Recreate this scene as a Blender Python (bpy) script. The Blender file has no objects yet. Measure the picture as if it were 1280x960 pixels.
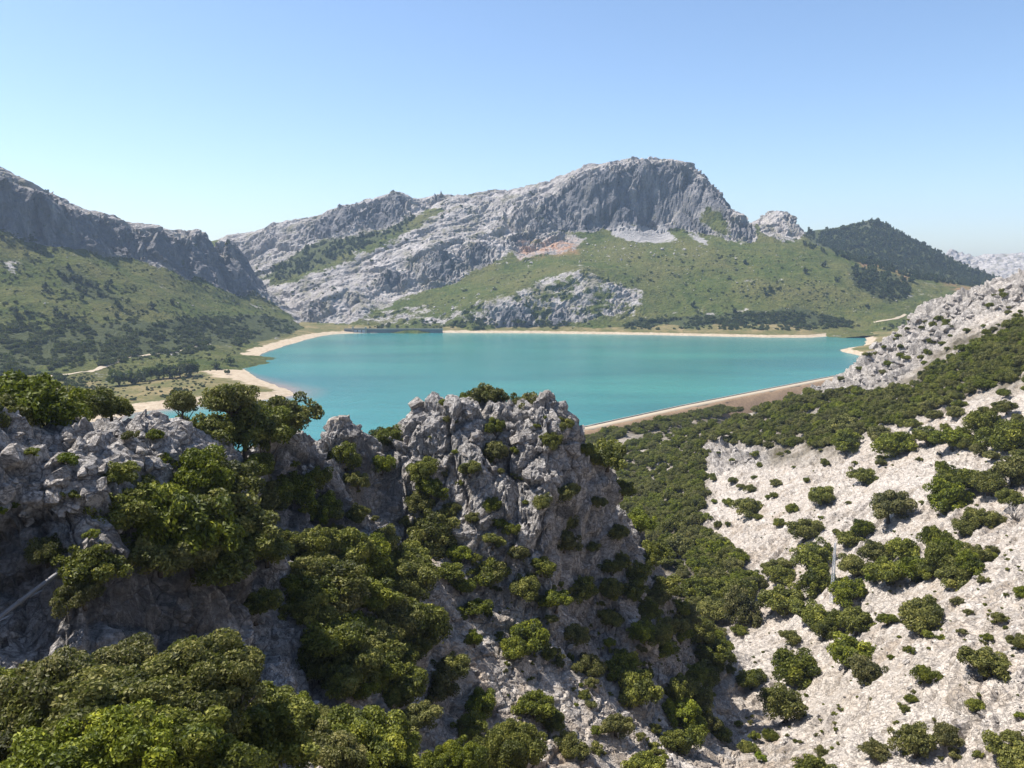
import bpy, bmesh, math, random
import numpy as np
from mathutils import Vector, Matrix

# ------------------------------------------------------------------ camera, sky, sun, exposure
R = math.radians
F = 1036.0                                   # focal length in photo pixels (1280 wide)
CAMZ = 100.0                                 # metres above the water
PITCH = math.atan(150.0 / F)
CP, SP = math.cos(PITCH), math.sin(PITCH)
scene = bpy.context.scene
col = scene.collection
cam_d = bpy.data.cameras.new('camera'); cam = bpy.data.objects.new('camera', cam_d); col.objects.link(cam)
cam_d.sensor_width = 36.0; cam_d.lens = 36.0 * F / 1280.0
cam_d.clip_start = 0.5; cam_d.clip_end = 30000
cam.location = (0, 0, CAMZ); cam.rotation_euler = (math.pi / 2 - PITCH, 0, 0)
scene.camera = cam

SUN_AZ, SUN_EL = R(-78), R(59)               # azimuth from the viewing direction (+Y), to the left
SUNDIR = Vector((math.sin(SUN_AZ) * math.cos(SUN_EL), math.cos(SUN_AZ) * math.cos(SUN_EL), math.sin(SUN_EL)))
world = bpy.data.worlds.new('World'); scene.world = world; world.use_nodes = True
wn = world.node_tree.nodes; wl = world.node_tree.links
sky = wn.new('ShaderNodeTexSky'); sky.sky_type = 'NISHITA'; sky.sun_disc = False
sky.sun_elevation = SUN_EL; sky.sun_rotation = SUN_AZ
sky.altitude = 800; sky.air_density = 1.0; sky.dust_density = 1.4; sky.ozone_density = 4.0
bg = wn['Background']; bg.inputs['Strength'].default_value = 0.102
wl.new(sky.outputs['Color'], bg.inputs['Color'])
sun_d = bpy.data.lights.new('sun', 'SUN'); sun_d.energy = 5.0; sun_d.angle = R(0.5); sun_d.color = (1.0, 0.955, 0.89)
sun = bpy.data.objects.new('sun', sun_d); col.objects.link(sun)
sun.rotation_euler = SUNDIR.to_track_quat('Z', 'Y').to_euler(); sun.location = (-300, 100, 500)
vs = scene.view_settings
vs.view_transform = 'Standard'; vs.look = 'None'; vs.exposure = 0.90; vs.gamma = 1.0; vs.use_curve_mapping = False
scene.cycles.max_bounces = 4; scene.cycles.diffuse_bounces = 2; scene.cycles.glossy_bounces = 2
scene.cycles.transmission_bounces = 3; scene.cycles.volume_bounces = 1; scene.cycles.transparent_max_bounces = 4
scene.cycles.use_denoising = True

rng = np.random.default_rng(7)
random.seed(7)

# ------------------------------------------------------------------ pixels <-> world
def P(px, py, D):
    u = (px - 640.0) / F; v = (480.0 - py) / F
    t = D / (CP + v * SP)
    return np.array((u * t, D, CAMZ + (-SP + v * CP) * t))
def ray(px, py):
    u = (px - 640.0) / F; v = (480.0 - py) / F
    return Vector((u, CP + v * SP, -SP + v * CP)).normalized()
def W(px, py, z=0.0):
    d = ray(px, py); t = (z - CAMZ) / d.z
    return np.array((d.x * t, d.y * t, z))
def proj(X):
    x, y, z = X[:, 0], X[:, 1], X[:, 2] - CAMZ
    zc = np.maximum(y * CP - z * SP, 1e-3); yc = y * SP + z * CP
    return 640 + F * x / zc, 480 - F * yc / zc

# ------------------------------------------------------------------ numpy noise
_g = rng.normal(size=(256, 3)); _g /= np.linalg.norm(_g, axis=1)[:, None]
_perm = rng.permutation(256); _perm = np.concatenate([_perm, _perm, _perm])
def _h(ix, iy, iz):
    return _perm[_perm[_perm[ix & 255] + (iy & 255)] + (iz & 255)]
def perlin(p):
    i = np.floor(p).astype(np.int64); f = p - i
    w = f * f * f * (f * (f * 6 - 15) + 10)
    out = 0
    for a in (0, 1):
        wx = w[:, 0] if a else 1 - w[:, 0]
        for b in (0, 1):
            wy = w[:, 1] if b else 1 - w[:, 1]
            for c in (0, 1):
                wz = w[:, 2] if c else 1 - w[:, 2]
                g = _g[_h(i[:, 0] + a, i[:, 1] + b, i[:, 2] + c)]
                d = g[:, 0] * (f[:, 0] - a) + g[:, 1] * (f[:, 1] - b) + g[:, 2] * (f[:, 2] - c)
                out = out + wx * wy * wz * d
    return out * 1.5
def fbm(p, octv=4, gain=0.5):
    s, a, q = 0, 1.0, p
    for k in range(octv):
        s = s + a * perlin(q + 17.3 * k); a *= gain; q = q * 2.03
    return s
def ridged(p, octv=4, gain=0.55):
    s, a, q, n = 0, 1.0, p, 0
    for k in range(octv):
        s = s + a * (1 - 2 * np.abs(perlin(q + 31.7 * k))); n += a; a *= gain; q = q * 2.07
    return s / n
_wp = rng.random((256, 3))
def worley(p):
    i = np.floor(p).astype(np.int64); f = p - i
    f1 = np.full(len(p), 9.0); f2 = np.full(len(p), 9.0); cid = np.zeros(len(p), np.int64)
    for a in (-1, 0, 1):
        for b in (-1, 0, 1):
            for c in (-1, 0, 1):
                h = _h(i[:, 0] + a, i[:, 1] + b, i[:, 2] + c)
                o = _wp[h]
                d = (o[:, 0] + a - f[:, 0]) ** 2 + (o[:, 1] + b - f[:, 1]) ** 2 + (o[:, 2] + c - f[:, 2]) ** 2
                m = d < f1
                f2 = np.where(m, f1, np.minimum(f2, d)); cid = np.where(m, h, cid); f1 = np.where(m, d, f1)
    return np.sqrt(f1), np.sqrt(f2), cid / 255.0
_fg = rng.normal(size=(256, 3)); _fg /= np.linalg.norm(_fg, axis=1)[:, None]
def facets(p, tilt=0.9):
    """angular blocks: every cell is a tilted plane with its own step; returns height about -1..1 and the joint distance"""
    i = np.floor(p).astype(np.int64); f = p - i
    f1 = np.full(len(p), 9.0); f2 = np.full(len(p), 9.0); hh = np.zeros(len(p), np.int64); vec = np.zeros_like(p)
    for a in (-1, 0, 1):
        for b in (-1, 0, 1):
            for c in (-1, 0, 1):
                h = _h(i[:, 0] + a, i[:, 1] + b, i[:, 2] + c)
                v = f - _wp[h] - np.array((a, b, c)); d = (v * v).sum(1)
                m = d < f1
                f2 = np.where(m, f1, np.minimum(f2, d)); hh = np.where(m, h, hh); vec[m] = v[m]; f1 = np.where(m, d, f1)
    off = (hh * 37 % 256) / 255.0 * 2 - 1
    return 0.55 * off + tilt * (vec * _fg[hh]).sum(1), np.sqrt(f2) - np.sqrt(f1)
def sstep(a, b, x):
    t = np.clip((x - a) / (b - a), 0, 1); return t * t * (3 - 2 * t)
def in_poly(x, y, poly):
    r = np.zeros(len(x), bool); n = len(poly)
    for k in range(n):
        x1, y1 = poly[k][:2]; x2, y2 = poly[(k + 1) % n][:2]
        c = (y1 > y) != (y2 > y)
        with np.errstate(divide='ignore', invalid='ignore'):
            r ^= c & (x < (x2 - x1) * (y - y1) / (y2 - y1 + 1e-12) + x1)
    return r
def seg_dist(x, y, pts, closed=True):
    d = np.full(len(x), 1e9); n = len(pts)
    for k in range(n if closed else n - 1):
        x1, y1 = pts[k][:2]; x2, y2 = pts[(k + 1) % n][:2]
        dx, dy = x2 - x1, y2 - y1
        t = np.clip(((x - x1) * dx + (y - y1) * dy) / (dx * dx + dy * dy + 1e-9), 0, 1)
        d = np.minimum(d, np.hypot(x - x1 - t * dx, y - y1 - t * dy))
    return d
def soft(x, y, poly, w):
    """1 inside the polygon, 0 outside, blended over +-w"""
    s = seg_dist(x, y, poly); s = np.where(in_poly(x, y, poly), s, -s)
    return sstep(-w, w, s)
class Surface:
    """smooth height function through scattered survey points (multiquadric)"""
    def __init__(self, pts, c):
        p = np.array(pts, float); self.xy = p[:, :2]; self.c2 = c * c; n = len(p)
        d = np.sqrt(((self.xy[:, None] - self.xy[None]) ** 2).sum(-1) + self.c2)
        A = np.zeros((n + 1, n + 1)); A[:n, :n] = -d - np.eye(n) * 0.02; A[:n, n] = 1; A[n, :n] = 1
        self.w = np.linalg.solve(A, np.append(p[:, 2], 0))
    def __call__(self, x, y):
        out = np.empty(len(x))
        for s in range(0, len(x), 20000):
            e = slice(s, s + 20000)
            d = np.sqrt((x[e, None] - self.xy[:, 0]) ** 2 + (y[e, None] - self.xy[:, 1]) ** 2 + self.c2)
            out[e] = -d @ self.w[:-1] + self.w[-1]
        return out

# ------------------------------------------------------------------ mesh helpers
def tag(o, label=None, cat=None, group=None, kind=None):
    for k, v in (('label', label), ('category', cat), ('group', group), ('kind', kind)):
        if v: o[k] = v
    return o
def link(name, me, mat=None, parent=None):
    o = bpy.data.objects.new(name, me); col.objects.link(o)
    if mat and not me.materials: me.materials.append(mat)
    if parent: o.parent = parent
    return o
def empty(name, loc, rz=0.0):
    o = bpy.data.objects.new(name, None); col.objects.link(o)
    o.location = loc; o.rotation_euler = (0, 0, rz); o.empty_display_size = 0.5
    return o
def np_mesh(name, V, Q, smooth=True, attrs=None):
    me = bpy.data.meshes.new(name); V = np.asarray(V, np.float32); Q = np.asarray(Q, np.int32)
    n, k = Q.shape
    me.vertices.add(len(V)); me.vertices.foreach_set('co', V.ravel())
    me.loops.add(n * k); me.loops.foreach_set('vertex_index', Q.ravel())
    me.polygons.add(n); me.polygons.foreach_set('loop_start', np.arange(0, n * k, k, dtype=np.int32))
    me.polygons.foreach_set('use_smooth', np.full(n, smooth))
    for a, v in (attrs or {}).items():
        at = me.attributes.new(a, 'FLOAT', 'POINT'); at.data.foreach_set('value', np.asarray(v, np.float32))
    me.update(calc_edges=True); me.validate()
    return me
def grid_quads(nx, ny):
    i = np.arange(nx * ny).reshape(ny, nx)
    return np.stack([i[:-1, :-1].ravel(), i[:-1, 1:].ravel(), i[1:, 1:].ravel(), i[1:, :-1].ravel()], 1)
def grid_normals(V, nx, ny):
    G = V.reshape(ny, nx, 3); du = np.gradient(G, axis=1); dv = np.gradient(G, axis=0)
    n = np.cross(du, dv); n /= np.linalg.norm(n, axis=2)[..., None]
    return n.reshape(-1, 3)
class MB:
    """collects simple solids into one mesh"""
    def __init__(self): self.v = []; self.f = []
    def box(self, c, s, M=None):
        b = len(self.v)
        for dz in (-.5, .5):
            for dx, dy in ((-.5, -.5), (.5, -.5), (.5, .5), (-.5, .5)):
                p = Vector((dx * s[0], dy * s[1], dz * s[2]))
                if M: p = M @ p
                self.v.append(tuple(Vector(c) + p))
        self.f += [[b + k for k in q] for q in ((3, 2, 1, 0), (4, 5, 6, 7), (0, 1, 5, 4), (1, 2, 6, 5), (2, 3, 7, 6), (3, 0, 4, 7))]
        return self
    def tube(self, pts, rad, seg=6, cap=True):
        pts = [Vector(p) for p in pts]; b = len(self.v)
        rad = rad if hasattr(rad, '__len__') else [rad] * len(pts)
        for i, p in enumerate(pts):
            t = (pts[min(i + 1, len(pts) - 1)] - pts[max(i - 1, 0)]).normalized()
            a = t.orthogonal().normalized(); c = t.cross(a)
            for k in range(seg):
                an = 2 * math.pi * k / seg
                self.v.append(tuple(p + (a * math.cos(an) + c * math.sin(an)) * rad[i]))
        for i in range(len(pts) - 1):
            for k in range(seg):
                k2 = (k + 1) % seg
                self.f.append([b + i * seg + k, b + i * seg + k2, b + (i + 1) * seg + k2, b + (i + 1) * seg + k])
        if cap:
            self.f.append([b + k for k in range(seg)][::-1]); e = b + (len(pts) - 1) * seg
            self.f.append([e + k for k in range(seg)])
        return self
    def mesh(self, name, smooth=False):
        me = bpy.data.meshes.new(name); me.from_pydata(self.v, [], self.f); me.update()
        if smooth: me.polygons.foreach_set('use_smooth', [True] * len(me.polygons))
        return me
    def build(self, name, mat, parent=None, smooth=False):
        return link(name, self.mesh(name, smooth), mat, parent)

# ------------------------------------------------------------------ materials
class NT:
    def __init__(self, name):
        self.m = bpy.data.materials.new(name); self.m.use_nodes = True
        self.n = self.m.node_tree.nodes; self.l = self.m.node_tree.links
        self.b = self.n['Principled BSDF']; self.out = self.n['Material Output']
    def put(self, s, v):
        if hasattr(v, 'is_output') or isinstance(v, bpy.types.NodeSocket): self.l.new(v, s)
        elif isinstance(v, (tuple, list)) and len(v) == 3 and s.type == 'RGBA': s.default_value = (*v, 1)
        else: s.default_value = v
    def node(self, t, ins=None, **props):
        x = self.n.new(t)
        for k, v in props.items(): setattr(x, k, v)
        for k, v in (ins or {}).items(): self.put(x.inputs[k], v)
        return x
    def pos(self, scale=(1, 1, 1), rot=(0, 0, 0), obj=False):
        if obj: src = self.node('ShaderNodeTexCoord').outputs['Object']
        else: src = self.node('ShaderNodeNewGeometry').outputs['Position']
        return self.node('ShaderNodeMapping', {'Vector': src, 'Scale': scale, 'Rotation': rot}).outputs[0]
    def noise(self, vec, scale, detail=5, rough=0.55, dist=0.0):
        return self.node('ShaderNodeTexNoise', {'Vector': vec, 'Scale': scale, 'Detail': detail, 'Roughness': rough, 'Distortion': dist}).outputs[0]
    def voro(self, vec, scale, feature='DISTANCE_TO_EDGE', out='Distance'):
        return self.node('ShaderNodeTexVoronoi', {'Vector': vec, 'Scale': scale}, feature=feature).outputs[out]
    def ramp(self, fac, stops):
        x = self.node('ShaderNodeValToRGB', {'Fac': fac}); e = x.color_ramp.elements
        while len(e) < len(stops): e.new(0.5)
        for k, (p, c) in enumerate(stops):
            e[k].position = p; e[k].color = (*c, 1) if hasattr(c, '__len__') else (c, c, c, 1)
        return x.outputs[0]
    def mix(self, fac, a, b, blend='MIX'):
        x = self.node('ShaderNodeMix', data_type='RGBA', blend_type=blend)
        for s, v in ((x.inputs[0], fac), (x.inputs[6], a), (x.inputs[7], b)): self.put(s, v)
        return x.outputs[2]
    def math(self, op, a, b=0.0, clamp=False):
        x = self.node('ShaderNodeMath', operation=op, use_clamp=clamp); self.put(x.inputs[0], a); self.put(x.inputs[1], b)
        return x.outputs[0]
    def attr(self, name):
        return self.node('ShaderNodeAttribute', attribute_name=name).outputs['Fac']
    def bump(self, height, dist, strength=1.0, normal=None):
        ins = {'Height': height, 'Distance': dist, 'Strength': strength}
        if normal is not None: ins['Normal'] = normal
        return self.node('ShaderNodeBump', ins).outputs[0]
    def done(self, color, rough=0.9, normal=None, spec=0.2):
        self.put(self.b.inputs['Base Color'], color); self.put(self.b.inputs['Roughness'], rough)
        self.b.inputs['Specular IOR Level'].default_value = spec
        if normal is not None: self.l.new(normal, self.b.inputs['Normal'])
        return self.m
def flat_mat(name, c, rough=0.8, spec=0.3, var=0.25, scale=3.0):
    t = NT(name); n = t.noise(t.pos(), scale, 5)
    colr = t.mix(n, tuple(x * (1 - var) for x in c), tuple(min(1, x * (1 + var)) for x in c))
    return t.done(colr, rough, t.bump(n, 0.03), spec)

def near_rock_mat(name='limestone_near', block=False):
    t = NT(name); p = t.pos()
    crag, soil, under, stain_shade = (0.55, 0.1, 0.0, 0.1) if block else (t.attr('crag'), t.attr('soil'), t.attr('under'), t.attr('stain_shade'))
    n1 = t.noise(p, 0.35, 6, 0.6); n2 = t.noise(p, 2.6, 6, 0.65); n3 = t.noise(p, 9.0, 4, 0.6)
    pale = t.ramp(n2, [(0.30, (0.29, 0.25, 0.21)), (0.46, (0.455, 0.405, 0.35)), (0.70, (0.56, 0.51, 0.455))])
    pale = t.mix(t.ramp(t.noise(t.pos((0.35, 1.3, 1.0), (0, 0, 0.8)), 0.28, 6, 0.65), [(0.50, 0.0), (0.68, 0.7)]), pale, t.mix(n3, (0.19, 0.15, 0.11), (0.31, 0.26, 0.20)))
    # dry soil and ochre in between
    ochre = t.ramp(n3, [(0.3, (0.20, 0.14, 0.09)), (0.7, (0.36, 0.27, 0.18))])
    pale = t.mix(t.math('MULTIPLY', soil, t.ramp(n1, [(0.42, 0.0), (0.62, 0.9)])), pale, ochre)
    rock = t.ramp(n2, [(0.28, (0.175, 0.16, 0.145)), (0.45, (0.42, 0.39, 0.36)), (0.68, (0.59, 0.555, 0.52))])
    st = t.noise(t.pos((1.0, 1.0, 0.22)), 1.3, 6, 0.65, 0.6)
    rock = t.mix(t.ramp(st, [(0.53, 0.0), (0.70, 0.7)]), rock, (0.10, 0.10, 0.10))
    rock = t.mix(t.ramp(t.noise(p, 0.6, 4), [(0.58, 0.0), (0.75, 0.45)]), rock, (0.36, 0.26, 0.17))
    rock = t.mix(t.math('MULTIPLY', stain_shade, t.ramp(t.noise(t.pos((1.0, 1.0, 0.16)), 0.5, 5, 0.65), [(0.34, 0.2), (0.54, 0.85)])), rock, (0.105, 0.095, 0.085))  # drip stain, and the left cliff's shade deepened in the rock colour
    c = t.mix(crag, pale, rock)
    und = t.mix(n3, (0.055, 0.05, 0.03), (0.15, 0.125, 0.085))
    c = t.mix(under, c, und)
    fz = t.noise(t.pos((0.55, 1.5, 1.4), (0.35, 0.45, 0.75)), 0.8, 6, 0.62, 0.8)
    fis = t.math('MULTIPLY', t.ramp(t.math('ABSOLUTE', t.math('SUBTRACT', fz, 0.5)), [(0.0, 0.0), (0.020, 1.0)]), t.ramp(t.math('ABSOLUTE', t.math('SUBTRACT', t.noise(t.pos((0.8, 1.0, 1.3), (0.1, 0.5, -0.5)), 1.9, 4, 0.6, 0.5), 0.5)), [(0.0, 0.25), (0.016, 1.0)]))
    wv = t.node('ShaderNodeTexNoise', {'Vector': p, 'Scale': 0.35, 'Detail': 5, 'Roughness': 0.6}).outputs['Color']
    def joints(scale, rot, w, amt):
        q = t.node('ShaderNodeVectorMath', {0: t.pos(scale, rot), 1: t.node('ShaderNodeVectorMath', {0: wv, 'Scale': amt}, operation='SCALE').outputs[0]}, operation='ADD').outputs[0]
        return t.ramp(t.voro(q, 1.0), [(0.0, 0.0), (w, 1.0)])
    jn = joints((0.60, 0.15, 0.5), (0.0, 0.25, -0.75), 0.045, 0.7)
    fis = t.math('MULTIPLY', fis, t.math('MAXIMUM', jn, t.ramp(t.noise(p, 0.13, 4, 0.6), [(0.46, 0.0), (0.60, 0.8)])))
    c = t.mix(t.math('MULTIPLY', t.math('SUBTRACT', 1.0, fis), 0.72), c, (0.105, 0.095, 0.09))
    h = t.math('ADD', t.math('MULTIPLY', n2, 1.0), t.math('ADD', t.math('MULTIPLY', fis, 0.4), t.math('MULTIPLY', n3, 0.4)))
    return t.done(c, 0.93, t.bump(h, t.math('ADD', 0.20, t.math('MULTIPLY', crag, 0.40)), 0.9), 0.12)

def far_mat(name):
    t = NT(name); p = t.pos()
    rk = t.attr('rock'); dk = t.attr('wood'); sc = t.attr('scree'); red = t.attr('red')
    n1 = t.noise(p, 0.012, 6, 0.6); n2 = t.noise(p, 0.07, 7, 0.68); n3 = t.noise(p, 0.28, 5, 0.65)
    rock = t.ramp(n2, [(0.33, (0.20, 0.18, 0.165)), (0.47, (0.39, 0.355, 0.33)), (0.66, (0.57, 0.53, 0.50))])
    streak = t.noise(t.pos((1.0, 1.0, 0.30)), 0.10, 7, 0.7, 0.5)
    rock = t.mix(t.ramp(streak, [(0.55, 0.0), (0.70, 0.5)]), rock, (0.13, 0.13, 0.135))
    rock = t.mix(t.ramp(t.noise(p, 0.035, 7, 0.72), [(0.50, 0.0), (0.62, 0.75)]), rock, (0.13, 0.12, 0.055))
    rock = t.mix(t.math('MULTIPLY', t.attr('cliff'), t.ramp(t.noise(t.pos((1.0, 1.0, 0.12)), 0.06, 6, 0.65), [(0.32, 0.3), (0.50, 0.9)])), rock, (0.125, 0.125, 0.135))  # steep rock: water streaks, plus cliff shade painted into the colour
    grass = t.ramp(n2, [(0.32, (0.044, 0.064, 0.013)), (0.50, (0.082, 0.103, 0.022)), (0.68, (0.145, 0.138, 0.042))])
    grass = t.mix(t.ramp(n1, [(0.40, 0.0), (0.64, 0.6)]), grass, (0.155, 0.135, 0.05))
    tuft = t.ramp(n3, [(0.50, 0.0), (0.62, 0.75)])
    grass = t.mix(tuft, grass, (0.05, 0.065, 0.025))
    spots = t.ramp(t.voro(p, 0.09, 'F1'), [(0.07, 0.65), (0.13, 0.0)])
    grass = t.mix(t.math('MULTIPLY', spots, t.ramp(n1, [(0.45, 0.0), (0.6, 1.0)])), grass, (0.40, 0.37, 0.33))
    # ragged edges: the stored masks are broken up by fractal noise
    e = t.math('ADD', rk, t.math('MULTIPLY', t.math('SUBTRACT', t.noise(p, 0.025, 8, 0.75), 0.5), 3.4))
    c = t.mix(t.ramp(e, [(0.42, 0.0), (0.58, 1.0)]), grass, rock)
    e2 = t.math('ADD', sc, t.math('MULTIPLY', t.math('SUBTRACT', t.noise(p, 0.05, 6, 0.7), 0.5), 1.6))
    c = t.mix(t.ramp(e2, [(0.45, 0.0), (0.6, 1.0)]), c, t.mix(n3, (0.27, 0.255, 0.25), (0.42, 0.40, 0.385)))
    e3 = t.math('ADD', dk, t.math('MULTIPLY', t.math('SUBTRACT', t.noise(p, 0.06, 6, 0.7), 0.5), 1.3))
    c = t.mix(t.ramp(e3, [(0.42, 0.0), (0.6, 0.9)]), c, t.mix(n3, (0.040, 0.052, 0.022), (0.090, 0.098, 0.040)))
    c = t.mix(t.math('MULTIPLY', red, t.ramp(n2, [(0.42, 0.0), (0.55, 0.9)])), c, (0.40, 0.22, 0.13))
    h = t.math('ADD', t.math('MULTIPLY', n2, 1.0), t.math('MULTIPLY', n3, 0.45))
    return t.done(c, 0.95, t.bump(h, 9.0, 0.9), 0.1)

def basin_mat():
    t = NT('lakeshore_ground'); p = t.pos()
    beach = t.attr('beach'); green = t.attr('green')
    n1 = t.noise(p, 0.03, 6, 0.65); n2 = t.noise(p, 0.25, 6, 0.65)
    sand = t.ramp(n2, [(0.3, (0.25, 0.19, 0.13)), (0.55, (0.37, 0.30, 0.215)), (0.75, (0.44, 0.38, 0.295))])
    sand = t.mix(t.ramp(t.voro(p, 0.35, 'F1'), [(0.10, 0.55), (0.22, 0.0)]), sand, (0.24, 0.20, 0.15))
    dry = t.ramp(n1, [(0.36, (0.075, 0.08, 0.025)), (0.5, (0.13, 0.11, 0.045)), (0.68, (0.23, 0.17, 0.09))])
    dry = t.mix(t.ramp(n2, [(0.50, 0.0), (0.62, 0.8)]), dry, (0.06, 0.07, 0.027))
    e = t.math('ADD', beach, t.math('MULTIPLY', t.math('SUBTRACT', t.noise(p, 0.12, 6, 0.7), 0.5), 0.9))
    c = t.mix(t.ramp(e, [(0.45, 0.0), (0.58, 1.0)]), dry, sand)
    return t.done(c, 0.95, t.bump(n2, 0.8, 0.7), 0.1)

def water_mat():
    t = NT('turquoise_water'); p = t.pos()
    sh = t.attr('shallow')
    n = t.noise(t.pos((0.45, 1.7, 1), (0, 0, 0.12)), 0.006, 6, 0.6)
    body = t.ramp(n, [(0.35, (0.025, 0.134, 0.142)), (0.65, (0.040, 0.190, 0.176))])  # wind patches and darker reflection streaks painted into the base colour
    e = t.math('ADD', sh, t.math('MULTIPLY', t.math('SUBTRACT', t.noise(p, 0.02, 4, 0.6), 0.5), 0.5))
    c = t.mix(t.ramp(e, [(0.45, 0.0), (0.80, 0.30), (1.0, 0.8)]), body, (0.24, 0.165, 0.135))
    w1 = t.noise(t.pos((1.0, 0.45, 1.0), (0, 0, 0.5)), 0.9, 3, 0.55)
    w2 = t.noise(t.pos((1.0, 0.5, 1.0), (0, 0, -0.3)), 0.16, 3, 0.5)
    h = t.math('ADD', w1, w2)
    t.b.inputs['IOR'].default_value = 1.33
    return t.done(c, 0.16, t.bump(h, 0.35, 0.8), 0.35)

def leaf_mat(name, dark, mid, light):
    t = NT(name); a = t.attr('tint')
    c = t.ramp(a, [(0.05, dark), (0.5, mid), (0.95, light)])
    r = t.node('ShaderNodeObjectInfo').outputs['Random']
    hv = t.node('ShaderNodeHueSaturation', {'Hue': t.math('ADD', 0.478, t.math('MULTIPLY', r, 0.04)),
                'Saturation': t.math('ADD', 0.82, t.math('MULTIPLY', r, 0.3)),
                'Value': t.math('ADD', 0.78, t.math('MULTIPLY', t.math('FRACT', t.math('MULTIPLY', r, 7.31)), 0.5)), 'Color': c}).outputs[0]
    t.done(hv, 0.55, None, 0.25)
    tr = t.node('ShaderNodeBsdfTranslucent', {'Color': t.mix(0.55, hv, (0.16, 0.20, 0.03))})
    mx = t.node('ShaderNodeMixShader', {0: 0.30, 1: t.b.outputs[0], 2: tr.outputs[0]})
    t.l.new(mx.outputs[0], t.out.inputs['Surface'])
    return t.m

M = {}
M['near'] = near_rock_mat()
M['block'] = near_rock_mat('limestone_block', True)
M['far'] = far_mat('mountain_ground')
M['basin'] = basin_mat()
M['water'] = water_mat()
M['oak'] = leaf_mat('oak_leaves', (0.036, 0.044, 0.009), (0.130, 0.138, 0.021), (0.275, 0.258, 0.040))
M['oak_far'] = leaf_mat('scrub_leaves', (0.026, 0.038, 0.011), (0.060, 0.075, 0.019), (0.115, 0.122, 0.032))
M['pine'] = leaf_mat('pine_needles', (0.026, 0.040, 0.018), (0.052, 0.070, 0.028), (0.090, 0.108, 0.042))
M['broom'] = leaf_mat('broom_leaves', (0.08, 0.10, 0.015), (0.17, 0.19, 0.025), (0.28, 0.28, 0.04))
M['bark'] = flat_mat('bark', (0.085, 0.07, 0.055), 0.95, 0.1, 0.4, 6)
M['dead'] = flat_mat('bleached_wood', (0.36, 0.33, 0.30), 0.9, 0.1, 0.3, 6)
M['concrete'] = flat_mat('concrete', (0.20, 0.20, 0.195), 0.9, 0.15, 0.25, 0.3)
M['lightcon'] = flat_mat('light_concrete', (0.38, 0.34, 0.28), 0.9, 0.15, 0.15, 0.4)
M['steel'] = flat_mat('galvanised_steel', (0.50, 0.51, 0.53), 0.45, 0.5, 0.15, 2)
M['pipe'] = flat_mat('pipe_metal', (0.17, 0.165, 0.16), 0.6, 0.4, 0.2, 2)
M['track'] = flat_mat('gravel_track', (0.36, 0.30, 0.22), 0.95, 0.1, 0.2, 0.5)
M['fill'] = flat_mat('earth_fill', (0.27, 0.185, 0.115), 0.95, 0.1, 0.45, 0.6)

# ------------------------------------------------------------------ near terrain: crag, ravine and pale slope
near_pts = []
for q in [
    # crest of the crag
    (-150, 545, 50), (0, 568, 54), (60, 552, 58), (120, 540, 62), (200, 535, 70), (250, 562, 80), (320, 568, 88), (380, 563, 95),
    (440, 538, 107), (480, 562, 114), (520, 512, 119), (560, 506, 120), (600, 506, 121), (660, 508, 121), (700, 516, 120), (728, 545, 119),
    # its right-hand edge running down into the ravine
    (750, 590, 119), (770, 640, 121), (798, 690, 126), (840, 745, 136), (880, 800, 148),
    # cliff face
    (560, 560, 111), (560, 620, 108.5), (600, 655, 106), (640, 560, 113), (640, 605, 110), (700, 570, 113), (700, 615, 110.5), (700, 660, 109.5), (745, 690, 114),
    (480, 620, 107), (480, 660, 103), (420, 610, 98), (390, 620, 92), (330, 640, 84), (380, 680, 86),
    # scree below the cliff
    (520, 700, 98), (560, 760, 95), (640, 720, 103), (720, 740, 108.5), (620, 830, 90), (700, 850, 94), (780, 800, 110), (840, 830, 122),
    (760, 950, 84), (850, 950, 92), (680, 950, 79), (580, 900, 79), (850, 870, 116), (885, 910, 108),
    # dark gully
    (480, 850, 70), (500, 900, 66), (430, 800, 72), (420, 720, 80), (380, 780, 68), (350, 850, 56), (420, 900, 58), (480, 955, 58), (560, 955, 66),
    # left cliff
    (0, 620, 52.5), (100, 620, 54), (200, 620, 60), (270, 640, 68), (0, 700, 50.5), (100, 720, 51), (200, 720, 56), (300, 720, 66),
    (0, 800, 48), (100, 800, 49), (200, 800, 53), (300, 800, 61), (0, 870, 44), (100, 870, 45), (200, 870, 48), (300, 870, 54),
    (0, 960, 33), (100, 965, 34), (200, 965, 34), (350, 962, 38),
    # plateau behind the left rocks
    (20, 548, 66), (110, 538, 74), (-100, 530, 62),
]: near_pts.append(tuple(P(*q)))
for a in near_pts[5:16]:
    near_pts.append((a[0] - 2, a[1] + 7, a[2] - 3.5)); near_pts.append((a[0] - 3, a[1] + 24, a[2] - 15))
near_pts += [(0, 0, 98.2), (-15, 15, 89), (15, 15, 85), (40, 20, 72), (0, 5, 94.5), (0, 30, 71), (30, 40, 58), (60, 40, 60), (22, 80, 42), (15, 55, 52),
             (50, 65, 47), (90, 60, 68), (-60, 55, 90), (-100, 60, 97), (-100, 20, 100), (-40, 10, 95), (-90, -20, 104), (40, -30, 98), (120, 0, 95), (200, 40, 120),
             (-60, 110, 68), (-40, 150, 60), (0, 160, 52), (-150, 200, 50), (-60, 410, 1), (-150, 390, 2), (-260, 450, 3), (-100, 300, 18), (0, 300, 8),
             (20, 200, 33), (-200, 120, 80), (-280, 250, 50), (0, 400, 1), (-40, 470, -14), (-150, 450, -14), (-260, 530, -14), (0, 520, -14)]
VAL = [(100, 28, 35.5), (118, 33, 30), (135, 36, 25.5), (160, 40, 21), (195, 46, 17.5), (230, 51, 15), (300, 55, 8.5), (370, 57, 2), (430, 59, 0.5), (480, 66, 0.5)]
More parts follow.
